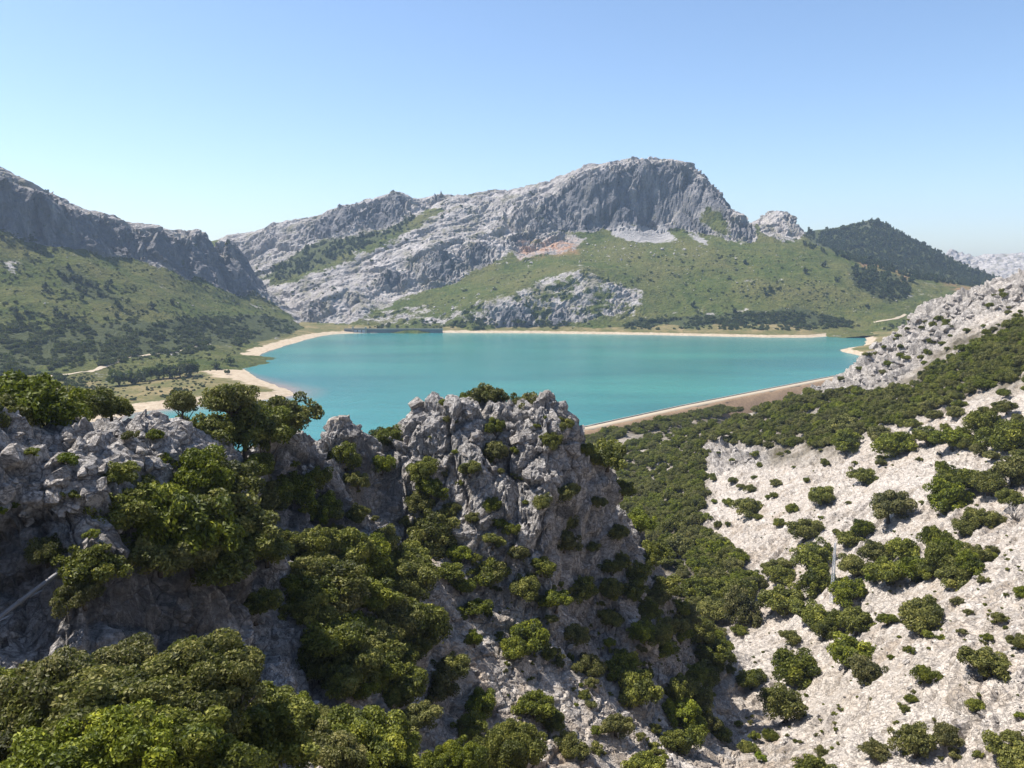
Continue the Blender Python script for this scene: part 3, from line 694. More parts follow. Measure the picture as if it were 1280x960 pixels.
CREST = {(286, 502): 84, (228, 506): 78, (353, 531): 92, (34, 510): 62, (5, 520): 58, (107, 508): 68, (138, 512): 70, (75, 525): 64, (608, 500): 121, (580, 503): 120, (558, 509): 119.5, (659, 512): 120.5, (484, 547): 114, (302, 537): 85, (255, 545): 80, (330, 540): 88}
L_ = {  # trees the photograph lets one single out
 (1111, 632): 'large round holm oak standing alone on the bare pale slope', (1182, 621): 'broad dark holm oak just right of the large round lone oak',
 (1080, 597): 'small round oak bush above the large lone oak on bare rock', (1025, 619): 'medium oak left of the large lone oak on the pale slope',
 (935, 634): 'grey-green oak bush at the upper left edge of the bare slope', (1152, 764): 'wide low oak alone on pale rock below the row of trees right of the mast',
 (1109, 772): 'little tree close left of the wide low oak below the mast trees', (1232, 824): 'dome-shaped oak with bare lower trunk near the right edge on pale rock',
 (992, 830): 'spreading oak on pale rock by the ravine, below the mast', (981, 879): 'low oak below the spreading oak beside the ravine',
 (1157, 841): 'small oak on bare rock left of the dome-shaped oak', (1220, 881): 'tiny oak bush below the dome-shaped oak at the right',
 (1143, 928): 'leafy oak at the bottom edge of the pale slope', (1182, 918): 'thin grey tree close right of the leafy oak at the bottom edge',
 (1095, 934): 'small oak left of the leafy oak at the bottom edge', (1262, 939): 'oak bush in the bottom right corner on pale rock',
 (1013, 955): 'oak cut by the bottom edge below the ravine mouth', (939, 848): 'oak bush at the left border of the pale slope by the ravine',
 (618, 564): 'bright green bush clinging to the middle of the crag face', (608, 500): 'bushy oak on the very top of the crag against the lake',
 (353, 531): 'dark oak leaning from the crag rim against the lake', (34, 510): 'tall dark oak at the far left behind the rocks',
 (111, 712): 'yellow-green oak hanging on the shaded cliff beside the pipe', (669, 881): 'round olive bush alone on the lower scree', (797, 857): 'large bright green oak on the lower scree near the ravine',
 (523, 784): 'broad oak on the left border of the scree', (541, 672): 'leafy oak at the foot of the crag', (655, 732): 'oak with visible trunk in the middle of the upper scree',
 (662, 795): 'wide oak casting a long shadow across the scree', (1062, 814): 'tall narrow oak group tree below the mast', (1083, 841): 'oak just below the tall narrow oak under the mast'}
oak_list = [(1111, 632, 53), (1182, 621, 50), (1201, 600, 42), (1235, 602, 40), (1265, 588, 48), (1256, 544, 45), (1230, 530, 40), (1160, 544, 35), (1188, 548, 34), (1120, 552, 42), (1098, 544, 30),
 (1055, 552, 30), (1050, 530, 30), (1080, 597, 24), (1077, 659, 26), (1060, 672, 26), (1168, 670, 34), (1205, 659, 24), (1224, 648, 28), (1242, 646, 24), (1190, 689, 38), (1220, 691, 30), (1238, 687, 14),
 (1263, 621, 30), (1177, 582, 17), (1004, 664, 34), (1017, 694, 42), (969, 709, 30), (1020, 724, 40), (1059, 739, 38), (1070, 705, 38), (1111, 712, 42), (1141, 709, 38), (1179, 697, 45), (1194, 716, 40),
 (1235, 694, 18), (980, 746, 40), (1014, 765, 40), (1030, 787, 30), (1070, 776, 40), (1062, 814, 50), (1109, 772, 22), (1152, 764, 54), (1232, 824, 56), (992, 830, 56), (1025, 619, 32), (935, 634, 28),
 (991, 634, 14), (974, 652, 15), (1083, 841, 38), (939, 848, 32), (981, 879, 56), (1157, 841, 26), (1220, 881, 20), (1143, 928, 46), (1182, 918, 32), (1095, 934, 30), (1262, 939, 50), (1013, 955, 38),
 (1273, 802, 22), (1278, 739, 18), (1139, 872, 14), (935, 932, 20), (963, 918, 18), (988, 795, 24), (1095, 690, 34), (1130, 685, 34), (1160, 710, 36), (1210, 705, 34), (1050, 770, 34),
 (855, 925, 44), (883, 900, 28), (900, 914, 28), (851, 865, 36), (879, 841, 40), (890, 812, 42), (925, 760, 46), (890, 760, 38), (851, 767, 34), (865, 735, 36), (897, 735, 36), (927, 739, 44), (978, 718, 30),
 (655, 732, 34), (695, 748, 38), (725, 735, 38), (762, 735, 22), (792, 737, 26), (832, 730, 38), (850, 790, 32), (892, 720, 28), (872, 790, 34), (797, 857, 60), (780, 830, 36), (850, 880, 38), (662, 795, 46),
 (645, 808, 40), (765, 772, 28), (669, 881, 42), (685, 815, 18), (705, 677, 30), (707, 650, 28), (740, 682, 20), (772, 665, 22), (765, 707, 26), (800, 712, 30), (830, 697, 24), (847, 682, 32), (877, 705, 28),
 (900, 685, 30), (922, 695, 20), (847, 655, 32), (505, 728, 54), (523, 784, 62), (502, 826, 36), (565, 833, 44), (600, 879, 38), (590, 911, 34), (562, 946, 40), (593, 798, 24), (713, 928, 30), (614, 714, 36),
 (576, 732, 26), (839, 925, 30), (808, 953, 50), (548, 851, 40), (421, 746, 66), (421, 714, 52), (470, 720, 46), (410, 781, 36), (618, 564, 32), (618, 533, 24), (558, 509, 27), (608, 500, 36), (580, 503, 24), (659, 512, 36),
 (702, 530, 28), (692, 551, 24), (484, 547, 34), (477, 581, 26), (434, 571, 36), (528, 584, 28), (538, 608, 28), (528, 631, 26), (588, 585, 26), (563, 636, 20), (590, 646, 18), (617, 630, 20), (625, 653, 16),
 (706, 614, 28), (679, 625, 24), (709, 651, 30), (702, 671, 30), (541, 672, 52), (615, 675, 24), (649, 688, 24), (608, 712, 44), (676, 705, 34), (763, 739, 22), (437, 685, 60), (450, 641, 24), (407, 638, 34),
 (407, 725, 60), (508, 700, 44), (461, 745, 44), (480, 770, 50), (440, 790, 50), (400, 680, 50), (447, 600, 24), (286, 502, 50), (255, 545, 62), (302, 537, 58), (330, 540, 50), (353, 531, 60), (228, 506, 32), (319, 585, 42), (275, 605, 66),
 (286, 645, 80), (245, 640, 70), (188, 625, 60), (201, 685, 74), (242, 692, 60), (111, 712, 58), (105, 742, 44), (34, 510, 76), (5, 520, 56), (107, 508, 48), (138, 512, 44), (75, 525, 44), (403, 638, 30), (363, 732, 28),
 (350, 618, 32), (430, 850, 40), (470, 840, 44), (455, 800, 46), (380, 710, 40), (735, 560, 20), (745, 625, 20), (775, 700, 22), (160, 645, 62), (225, 660, 84), (285, 690, 72), (335, 625, 52), (250, 600, 72), (335, 685, 52), (450, 700, 60), (480, 760, 60), (420, 800, 60), (385, 760, 52), (365, 680, 44), (440, 840, 60), (500, 860, 50), (520, 900, 50), (400, 830, 50), (370, 610, 40), (395, 600, 34), (150, 590, 30), (60, 690, 40), (320, 760, 44), (560, 670, 30), (590, 760, 34), (720, 790, 30), (740, 830, 34), (690, 900, 30), (770, 905, 40), (560, 715, 34), (640, 660, 18), (575, 690, 26), (520, 650, 24)]
for (a, b, w) in oak_list: add_tree(a, b, w, L_.get((a, b)))
# the nearest oaks, rooted below the bottom edge: crown middle, distance and half width
for (a, b, D, hw, lab) in [(55, 905, 31, 3.2, 'large oak crown in the bottom left corner'), (165, 912, 30, 3.0, 'second large oak crown from the bottom left corner'), (262, 866, 33, 2.8, 'tallest foreground oak rising against the dark cliff'),
                           (318, 925, 35, 2.9, 'foreground oak right of the tallest foreground oak'), (220, 965, 27, 2.7, 'foreground oak cut by the bottom edge under the tallest one'), (100, 985, 26, 2.8, 'foreground oak at the bottom edge, mostly below the frame'),
                           (467, 945, 47, 3.4, 'round oak at the bottom edge left of centre'), (400, 958, 42, 2.5, 'small foreground oak between the leftmost group and the round oak'), (640, 945, 64, 3.2, 'bright oak at the bottom edge below the scree'),
                           (-10, 950, 29, 2.6, 'foreground oak cut by the left edge at the bottom'), (120, 880, 36, 2.3, 'oak crown behind the two large ones at the bottom left'), (10, 885, 37, 2.2, 'oak crown at the left edge below the shaded cliff'), (360, 900, 44, 1.9, 'oak between the tallest foreground oak and the dark gully'),
                           (395, 905, 50, 1.3, 'young oak standing in the dark gully'), (555, 965, 55, 2.0, 'oak at the bottom edge between the round and the bright oaks')]:
    c = P(a, b, D); trees.append([300 + hw, c[0], c[1], c[2], hw, 'fg', lab])
# scattered small bushes and broom
for (a, b, w) in [(84, 574, 22), (148, 658, 20), (1092, 720, 20), (1028, 690, 18), (880, 645, 16), (935, 932, 16), (950, 945, 16), (726, 790, 14), (740, 880, 16)]:
    add_tree(a, b, w, None, 'broom')
# woods: filled in at random where the photograph shows continuous canopy
r_ = np.random.default_rng(11)
def fill(poly, n, wpx, kind='oak', size=(1.7, 3.1)):
    xs_, ys_ = zip(*poly); k = 0
    ca = r_.uniform(min(xs_), max(xs_), n * 12); cb = r_.uniform(min(ys_), max(ys_), n * 12); ok = in_poly(ca, cb, poly)
    G = np.zeros((n, 3))
    for a, b in zip(ca[ok], cb[ok]):
        h = hit(a, b)
        if h is None or h[0].y > 700: continue
        s = r_.uniform(*size)
        if k and ((h[0].x - G[:k, 0]) ** 2 + (h[0].y - G[:k, 1]) ** 2 < 0.34 * (s + G[:k, 2]) ** 2).any(): continue
        G[k] = (h[0].x, h[0].y, s); k += 1
        trees.append([2 * s / h[0].y * F, h[0].x, h[0].y, h[0].z, s, kind, None])
        if k >= n: break
fill([(738, 539), (800, 525), (850, 515), (960, 498), (1060, 490), (1130, 488), (1200, 440), (1290, 400), (1290, 470), (1200, 500), (1090, 540), (1040, 560), (960, 560), (880, 552), (880, 620), (868, 660), (930, 700), (900, 735), (850, 690), (800, 680), (768, 610)], 780, 0, 'oak', (1.6, 2.9))
fill([(830, 690), (950, 715), (990, 760), (930, 790), (905, 860), (880, 930), (840, 900), (800, 800), (760, 740)], 60, 0, 'oak', (1.2, 2.2))
fill([(1090, 540), (1200, 500), (1290, 470), (1290, 600), (1230, 620), (1200, 570), (1140, 540)], 30, 0, 'oak', (1.5, 2.6))
fill([(400, 660), (500, 700), (540, 790), (520, 880), (440, 880), (380, 780)], 22, 0, 'oak', (1.3, 2.3))
fill([(560, 690), (900, 760), (880, 950), (640, 950)], 60, 0, 'shrub', (0.4, 1.0))
fill([(900, 600), (1280, 520), (1280, 955), (920, 955)], 70, 0, 'shrub', (0.25, 0.9))
fill([(430, 560), (540, 505), (720, 510), (760, 680), (560, 690), (450, 650)], 26, 0, 'shrub', (0.25, 0.7))
fill([(0, 560), (180, 540), (400, 570), (400, 700), (0, 700)], 30, 0, 'shrub', (0.3, 0.7))
fill([(872, 570), (960, 555), (1010, 570), (990, 640), (910, 690), (880, 650)], 26, 0, 'oak', (0.8, 1.9))
fill([(960, 570), (1100, 545), (1110, 580), (1010, 610)], 9, 0, 'oak', (0.8, 1.6))
fill([(930, 600), (1280, 540), (1280, 955), (930, 955)], 230, 0, 'shrub', (0.12, 0.38))
fill([(600, 720), (880, 780), (880, 950), (640, 950)], 90, 0, 'shrub', (0.12, 0.35))
fill([(1040, 478), (1110, 410), (1280, 350), (1280, 400), (1180, 440), (1110, 490)], 45, 0, 'oak', (0.8, 1.8))

LANDMARKS = [(1040, 715, 'the lattice mast'), (1111, 632, 'the large round lone oak on the pale slope'), (1152, 764, 'the wide low lone oak on the pale slope'), (1232, 824, 'the dome-shaped oak near the right edge'),
             (992, 830, 'the spreading oak beside the ravine'), (1143, 928, 'the leafy oak at the bottom right'), (618, 564, 'the bright bush on the crag face'), (640, 500, 'the top of the crag'), (735, 590, 'the shaded right end of the crag'),
             (541, 672, 'the leafy oak at the crag foot'), (662, 795, 'the wide oak on the scree'), (797, 857, 'the bright oak on the lower scree'), (523, 784, 'the broad oak left of the scree'), (467, 940, 'the round oak at the bottom edge'),
             (430, 720, 'the oak thicket in the dark gully'), (286, 600, 'the big tree group on the left cliff'), (111, 712, 'the yellow-green oak by the pipe'), (34, 510, 'the tall dark oak at the far left'), (900, 570, 'the pale outcrop in the wood'),
             (850, 690, 'the bend of the ravine'), (800, 640, 'the shaded crag edge above the ravine'), (930, 740, 'the oaks where the ravine meets the pale slope'), (860, 780, 'the tree-filled ravine bed'), (890, 880, 'the mouth of the ravine'), (1200, 400, 'the rocky crest at the right'), (1100, 470, 'the lower end of the right-hand crag'), (980, 490, 'the far end of the dike'), (1240, 560, 'the dark tree belt at the right edge')]
ORD = ['nearest', 'second nearest', 'third nearest', 'fourth nearest', 'fifth nearest', 'sixth nearest', 'seventh nearest', 'eighth nearest', 'ninth nearest', 'tenth nearest', 'eleventh nearest', 'twelfth nearest', 'thirteenth nearest', 'fourteenth nearest', 'fifteenth nearest', 'sixteenth nearest', 'seventeenth nearest', 'eighteenth nearest', 'nineteenth nearest', 'twentieth nearest']
def place_labels(ts, noun='holm oak'):
    """label the oaks by the landmark next to them, the side and the rank in distance"""
    grp = {}
    for t in ts:
        a, b = proj(np.array([[t[1], t[2], t[3] + (0.6 * t[4] if t[5] == 'oak' else 0)]])); a, b = float(a[0]), float(b[0])
        m = min(LANDMARKS, key=lambda l: (a - l[0]) ** 2 + (b - l[1]) ** 2)
        dx, dy = a - m[0], b - m[1]
        side = ('right of' if dx > 0 else 'left of') if abs(dx) > abs(dy) else ('below' if dy > 0 else 'above')
        grp.setdefault((m[2], side), []).append((math.hypot(dx, dy), t))
    for (m, side), l in grp.items():
        l.sort(key=lambda q: q[0])
        for k, (d_, t) in enumerate(l):
            t[6] = '%s %s %s %s' % (ORD[k] if k < len(ORD) else 'more distant', noun, side, m)
trees.sort(key=lambda t: -t[0])
oaks = [t for t in trees if t[5] in ('oak', 'fg', 'rim')]; shrubs = [t for t in trees if t[5] == 'shrub']; brooms = [t for t in trees if t[5] == 'broom']
single = [t for t in oaks if t[6]] + [t for t in oaks if not t[6]][:300 - sum(1 for t in oaks if t[6])]
ids = set(id(t) for t in single); rest = [t for t in oaks if id(t) not in ids]
def plant(t, k):
    w, x, y, z, hw, kind, lab = t
    rz = random.uniform(0, 6.28); hz = random.uniform(0.85, 1.12)
    if kind in ('fg', 'rim'):
        gz = min(ground_z(x, y), z - 0.4 * hw); root = empty('holm_oak', (x, y, gz), rz); cz = z - gz; cm = CROWN_FG[k % 2] if kind == 'fg' else CROWN[k % 7]
        trunk_len = cz / 1.3
    else:
        gz = z; root = empty('holm_oak', (x, y, gz), rz); cz = hw * random.uniform(0.55, 0.75); cm = CROWN[k % 7]; trunk_len = cz / 1.25
    tr = link('trunk', TRUNK[k % 4], None, root); cr = link('crown', cm, None, root)
    cr.location = (0, 0, cz); cr.scale = (hw * random.uniform(0.82, 1.22), hw * random.uniform(0.82, 1.22), hw * hz); cr.rotation_euler = (random.uniform(-.25, .25), random.uniform(-.25, .25), 0)
    tr.location = (0, 0, cz); tr.scale = (hw, hw, max(trunk_len, hw * 0.4))
    if kind == 'fg': tr.scale = (hw * 1.1, hw * 1.1, trunk_len)
    tag(root, lab, 'tree', 'holm oaks on the crag, scree and slopes')
place_labels([t for t in single if not t[6]])
for k, t in enumerate(single): plant(t, k)
place_labels(brooms, 'yellow-green broom bush'); place_labels(shrubs[:6], 'low oak shrub')
for k, t in enumerate(brooms):
    w, x, y, z, hw, kind, lab = t
    root = empty('broom_bush', (x, y, z), k); c = link('crown', CROWN_Y, None, root); c.location = (0, 0, hw * .5); c.scale = (hw,) * 3
    s_ = link('stem', TRUNK[k % 4], None, root); s_.location = (0, 0, hw * .5); s_.scale = (hw * .8, hw * .8, hw * .45)
    tag(root, lab, 'bush', 'yellow-green broom bushes')

# ---- scatter objects (what nobody could count): one point cloud mesh each, plants instanced on the points
def scatter(name, pts, size, meshes_objs, label, rot=True, zs=(0.8, 1.2), seed=1):
    n = len(pts); me = bpy.data.meshes.new(name)
    me.vertices.add(n); me.vertices.foreach_set('co', np.asarray(pts, np.float32).ravel())
    r = np.random.default_rng(seed)
    for a, v in (('sz', np.asarray(size)), ('rz', r.uniform(0, 6.28, n)), ('zs', r.uniform(*zs, n)), ('var', r.integers(0, len(meshes_objs), n).astype(float))):
        at = me.attributes.new(a, 'FLOAT', 'POINT'); at.data.foreach_set('value', v.astype(np.float32))
    o = link(name, me); g = bpy.data.node_groups.new(name, 'GeometryNodeTree')
    g.interface.new_socket('Geometry', in_out='INPUT', socket_type='NodeSocketGeometry'); g.interface.new_socket('Geometry', in_out='OUTPUT', socket_type='NodeSocketGeometry')
    N = g.nodes; Lk = g.links
    gi = N.new('NodeGroupInput'); go = N.new('NodeGroupOutput'); jo = N.new('GeometryNodeJoinGeometry')
    def na(nm):
        x = N.new('GeometryNodeInputNamedAttribute'); x.data_type = 'FLOAT'; x.inputs['Name'].default_value = nm; return x.outputs['Attribute']
    cr_ = N.new('ShaderNodeCombineXYZ'); Lk.new(na('rz'), cr_.inputs[2])
    mu = N.new('ShaderNodeMath'); mu.operation = 'MULTIPLY'; Lk.new(na('sz'), mu.inputs[0]); Lk.new(na('zs'), mu.inputs[1])
    cs = N.new('ShaderNodeCombineXYZ'); Lk.new(na('sz'), cs.inputs[0]); Lk.new(na('sz'), cs.inputs[1]); Lk.new(mu.outputs[0], cs.inputs[2])
    for k, mo in enumerate(meshes_objs):
        cmp = N.new('FunctionNodeCompare'); cmp.data_type = 'FLOAT'; cmp.operation = 'EQUAL'; Lk.new(na('var'), cmp.inputs[0]); cmp.inputs[1].default_value = k; cmp.inputs['Epsilon'].default_value = 0.1
        oi = N.new('GeometryNodeObjectInfo'); oi.inputs['Object'].default_value = mo; oi.inputs['As Instance'].default_value = True; oi.transform_space = 'ORIGINAL'
        ip = N.new('GeometryNodeInstanceOnPoints'); Lk.new(gi.outputs[0], ip.inputs['Points']); Lk.new(cmp.outputs[0], ip.inputs['Selection'])
        Lk.new(oi.outputs['Geometry'], ip.inputs['Instance']); Lk.new(cr_.outputs[0], ip.inputs['Rotation']); Lk.new(cs.outputs[0], ip.inputs['Scale'])
        Lk.new(ip.outputs[0], jo.inputs[0])
    Lk.new(jo.outputs[0], go.inputs[0])
    md = o.modifiers.new('scatter', 'NODES'); md.node_group = g
    return tag(o, label, None, None, 'stuff')
# real plants that lend their shape to the scatters: single shrubs on the pale slope, pines and bushes by the shore
lend = {}
for k, (t, cm) in enumerate(zip(shrubs[:6], CROWN_S * 2)):
    w, x, y, z, hw, kind, lab = t
    root = empty('oak_shrub', (x, y, z), k * 1.3); c = link('crown', cm, None, root); c.location = (0, 0, hw * .45); c.scale = (hw,) * 3
    s_ = link('stem', TRUNK[k % 4], None, root); s_.location = (0, 0, hw * .45); s_.scale = (hw * .8, hw * .8, hw * .4)
    tag(root, lab, 'bush', 'low oak shrubs on bare rock')
    if k < 3: lend.setdefault('S', []).append(c)
for k, cm in enumerate(CROWN):
    for o in col.objects:
        if o.data is cm: lend.setdefault('O', []).append(o); break
for k in range(210):                     # oaks growing up to the toe of the dike
    a_, b_ = np.array(DYKE[4]), np.array(DYKE[2]); f_ = random.uniform(-0.15, 0.62); p_ = a_ + (b_ - a_) * f_; n_ = np.array((b_[1] - a_[1], -(b_[0] - a_[0]))); n_ /= np.hypot(*n_)
    p_ = p_ + n_ * random.choice((random.uniform(5.5, 9), random.uniform(8, 24))); rest.append([5, p_[0], p_[1], max(ground_z(p_[0], p_[1]), -0.8), random.uniform(1.8, 2.8), 'oak', None])
scatter('holm_oak_wood', [(t[1], t[2], t[3] + t[4] * 0.55) for t in rest], [t[4] for t in rest], lend['O'][:4], 'mass of smaller holm oaks filling the wood below the dike', seed=3)
scatter('low_scrub', [(t[1], t[2], t[3] + t[4] * 0.35) for t in shrubs[6:]], [t[4] for t in shrubs[6:]], lend['S'], 'small oak scrub dotted over scree, crag and bare rock', seed=4)

# ------------------------------------------------------------------ far vegetation
FAR = [hill, mountain, shore_o, whill]
def fhit(px, py):
    d = ray(px, py); best = None
    for o in FAR:
        ok, loc, n, _ = o.ray_cast(Vector((0, 0, CAMZ)), d)
        if ok and (best is None or loc.y < best.y): best = loc.copy()
    return best
def far_z(x, y):
    z = [-20]
    for o in FAR:
        ok, loc, n, _ = o.ray_cast(Vector((x, y, 900)), Vector((0, 0, -1)))
        if ok: z.append(loc.z)
    return max(z)
def sprinkle(poly, n, size, out, clump=0.0):
    xs_, ys_ = zip(*poly); k = 0
    while k < n:
        m = 400
        a = r_.uniform(min(xs_), max(xs_), m); b = r_.uniform(min(ys_), max(ys_), m)
        ok = in_poly(a, b, poly)
        if clump: ok &= perlin(np.stack([a * 0.035, b * 0.07, np.full(m, 3.3)], 1)) > r_.normal(0, 0.25, m) + clump - 0.4
        for u, v in zip(a[ok], b[ok]):
            h = fhit(u, v)
            if h is not None and h.z > 0.7:
                s = float(np.exp(r_.normal(0, 0.28)) * r_.uniform(*size)); out.append((h.x, h.y, h.z + 0.35 * s, s)); k += 1
                if k >= n: return
def far_tree(name, mesh, px, py, wpx, label, cat, group, asp=1.0):
    h = fhit(px, py)
    if h is None: return None
    hw = 0.5 * wpx * h.y / F
    root = empty(name, h, px); c = link('crown', mesh, None, root); c.location = (0, 0, hw * asp * 0.72); c.scale = (hw, hw, hw * asp)
    t_ = link('trunk', TRUNK[int(px) % 4], None, root); t_.location = (0, 0, hw * asp * 0.72); t_.scale = (hw, hw, hw * asp * .6)
    tag(root, label, cat, group); return c
lakeside = [(150, 482, 24, 'leftmost tree of the lakeside grove on the flat'), (166, 480, 22, 'second tree of the lakeside grove from the left'), (182, 476, 20, 'third tree of the lakeside grove from the left'), (198, 474, 22, 'fourth tree of the lakeside grove from the left'),
            (212, 473, 22, 'fifth tree of the lakeside grove from the left'), (226, 472, 22, 'sixth tree of the lakeside grove, beside the tallest one'), (239, 470, 24, 'tallest tree at the right end of the lakeside grove'),
            (268, 460, 11, 'single slender tree at the edge of the sandy beach'), (288, 456, 11, 'dark solitary tree standing on the sandy beach'), (284, 468, 7, 'tiny bush on the sandy spit')]
fo, fp = [], []
for k, (a, b, w, l) in enumerate(lakeside):
    c = far_tree('lakeside_tree', CROWN_F[k % 3], a, b, w, l, 'tree', 'trees by the left lakeshore', 1.1); fo.append(c)
pines = [(3, 298), (40, 302), (47, 312), (86, 338), (74, 344), (80, 350), (91, 349), (100, 353), (110, 356), (121, 360), (97, 362), (107, 368), (124, 370), (134, 362), (138, 356), (102, 375), (146, 380), (149, 386), (146, 397), (191, 386), (215, 380),
         (56, 362), (60, 366), (70, 392), (75, 396), (81, 400), (92, 402), (20, 392), (33, 393), (22, 400), (299, 402), (195, 424), (205, 424), (866, 384), (918, 391), (1007, 342), (958, 369), (963, 364), (931, 330), (1030, 334), (1046, 352)]
PL = [(100, 358, 'the dark pine clump on the left hillside'), (47, 312, 'the left cliff foot'), (25, 395, 'the left edge low on the hillside'), (80, 398, 'the scrub edge low on the left hillside'), (200, 384, 'the middle of the left hillside'),
      (200, 424, 'the scrub above the lakeside path'), (299, 402, 'the hillside near the dam'), (870, 384, 'the shore scrub under the main mountain'), (960, 366, 'the middle of the mountain grass slope'), (1030, 340, 'the right-hand ridge of the mountain slope'), (931, 330, 'the cliff foot of the main mountain')]
def pine_label(k):
    def key(q): return min(range(len(PL)), key=lambda i: (q[0] - PL[i][0]) ** 2 + (q[1] - PL[i][1]) ** 2)
    i = key(pines[k]); l = sorted([q for q in pines if key(q) == i]); n_ = l.index(pines[k]); o_ = ['first', 'second', 'third', 'fourth', 'fifth', 'sixth', 'seventh', 'eighth', 'ninth', 'tenth', 'eleventh', 'twelfth', 'thirteenth', 'fourteenth', 'fifteenth', 'sixteenth', 'seventeenth', 'eighteenth', 'nineteenth', 'twentieth']
    return ('single dark pine at %s' % PL[i][2]) if len(l) == 1 else '%s dark pine from the left at %s' % (o_[n_], PL[i][2].replace('the dark pine clump', 'the clump'))
for k, (a, b) in enumerate(pines):
    side = 'left grassy hillside' if a < 400 else 'grassy slope of the main mountain'
    c = far_tree('pine_tree', CROWN_P[k % 2], a, b, 8 if a < 400 else 7, pine_label(k), 'tree', 'scattered pines on the %s' % side, 1.0); fp.append(c)
FO, FP = fo[:3], fp[:2]
S1, S2 = [], []
sprinkle([(0, 405), (150, 398), (330, 394), (386, 406), (330, 428), (255, 440), (180, 450), (100, 462), (0, 472)], 1500, (1.2, 2.6), S1, 0.35)
sprinkle([(0, 284), (90, 312), (230, 348), (330, 380), (386, 405), (330, 402), (150, 404), (0, 412)], 900, (0.6, 1.5), S1, 0.5)
sprinkle([(60, 478), (170, 450), (255, 442), (300, 436), (270, 470), (265, 482), (210, 498), (60, 505)], 520, (0.5, 1.2), S1, 0.4)
sprinkle([(0, 465), (90, 468), (140, 500), (0, 510)], 160, (1.2, 2.4), S1)
sprinkle([(770, 412), (800, 400), (900, 394), (1000, 388), (1060, 400), (1075, 409), (1000, 413), (900, 412)], 650, (1.4, 3.0), S1, 0.2)
sprinkle([(450, 410), (560, 396), (760, 405), (770, 412), (560, 411)], 160, (1.2, 2.4), S1, 0.3)
sprinkle([(500, 390), (640, 340), (820, 310), (1000, 312), (1140, 372), (1060, 396), (820, 398), (810, 370), (730, 336), (600, 375)], 560, (0.7, 1.7), S1, 0.4)
sprinkle([(300, 320), (560, 250), (700, 235), (660, 290), (500, 340), (390, 395)], 260, (0.9, 2.0), S1, 0.4)
sprinkle([(1120, 400), (1240, 375), (1260, 385), (1160, 410), (1090, 415)], 160, (1.2, 2.6), S1)
sprinkle([(1060, 336), (1085, 333), (1140, 352), (1135, 371), (1110, 377), (1072, 360)], 190, (2.4, 3.8), S2)
sprinkle([(1000, 303), (1095, 325), (1080, 332), (1010, 310)], 60, (2.4, 3.6), S2)
sprinkle([(329, 346), (375, 314), (411, 301), (477, 290), (520, 270), (500, 292), (440, 317), (390, 337), (350, 350)], 260, (2.0, 3.6), S2)
sprinkle([(1004, 294), (1060, 283), (1095, 274), (1150, 303), (1256, 352), (1240, 362), (1150, 350), (1060, 325)], 2100, (2.2, 3.7), S2)
scatter('hillside_scrub', [p[:3] for p in S1], [p[3] for p in S1], FO, 'green scrub covering the shores and far hillsides', seed=5)
scatter('pine_wood', [p[:3] for p in S2], [p[3] for p in S2], FP, 'dark pine woods on the distant hills', zs=(0.9, 1.3), seed=6)

# ------------------------------------------------------------------ rocks
def block_mesh(seed):
    r = random.Random(seed); bm = bmesh.new()
    for _ in range(17):
        v = Vector((r.gauss(0, 1), r.gauss(0, 1), r.gauss(0, 1))).normalized() * r.uniform(0.8, 1.1)
        bm.verts.new((v.x, v.y * r.uniform(.7, 1), v.z * 0.72))
    res = bmesh.ops.convex_hull(bm, input=bm.verts[:])
    bmesh.ops.delete(bm, geom=[e for e in res['geom_interior'] if isinstance(e, bmesh.types.BMVert)], context='VERTS')
    me = bpy.data.meshes.new('limestone_block'); bm.to_mesh(me); bm.free(); me.materials.append(M['block']); return me
BLOCKS = [block_mesh(k) for k in range(8)]
PENDING = []           # linked after all sight lines are cast
def lay_rocks(poly, n, size, parent, sink=0.25, squash=(0.7, 1.1)):
    xs_, ys_ = zip(*poly); k = 0; out = []
    ca = r_.uniform(min(xs_), max(xs_), n * 6); cb = r_.uniform(min(ys_), max(ys_), n * 6); okp = in_poly(ca, cb, poly)
    for a, b in zip(ca[okp], cb[okp]):
        h = hit(a, b)
        if h is None or (a < 740 and h[0].y > 160): continue
        s = float(np.clip(r_.pareto(2.2) * size[0] + size[0], *size))
        loc = h[0] + h[1] * s * (0.35 - sink)
        if parent is None: out.append((loc.x, loc.y, loc.z, s))
        else:
            o = bpy.data.objects.new('rock', BLOCKS[k % 8]); o.location = loc; o.parent = parent; PENDING.append(o)
            o.rotation_euler = (r_.uniform(-.5, .5), r_.uniform(-.5, .5), r_.uniform(0, 6.28)); o.scale = (s * r_.uniform(.8, 1.3), s * r_.uniform(.7, 1.1), s * r_.uniform(*squash))
            out.append(o)
        k += 1
        if k >= n: break
    return out
rk1 = lay_rocks([(0, 545), (120, 530), (235, 510), (240, 560), (180, 600), (90, 640), (0, 660)], 50, (0.35, 1.5), ridge, 0.15, (0.8, 1.4))
lay_rocks([(400, 555), (440, 530), (520, 502), (700, 506), (730, 540), (720, 600), (600, 600), (440, 610)], 90, (0.4, 1.9), ridge, 0.2, (0.8, 1.5))
lay_rocks([(560, 760), (620, 770), (640, 830), (590, 840)], 36, (0.25, 0.9), ridge)
lay_rocks([(600, 700), (860, 800), (880, 940), (660, 945), (600, 850)], 84, (0.25, 0.9), ridge)
lay_rocks([(300, 570), (400, 565), (430, 640), (330, 640)], 30, (0.35, 1.2), ridge, 0.2, (0.8, 1.4))
lay_rocks([(1060, 480), (1085, 445), (1110, 408), (1165, 380), (1280, 350), (1280, 380), (1200, 405), (1140, 455), (1100, 485)], 130, (0.9, 3.4), slope, 0.25, (0.7, 1.2))
lay_rocks([(880, 560), (905, 550), (960, 562), (955, 582), (890, 592)], 20, (0.7, 1.8), slope)
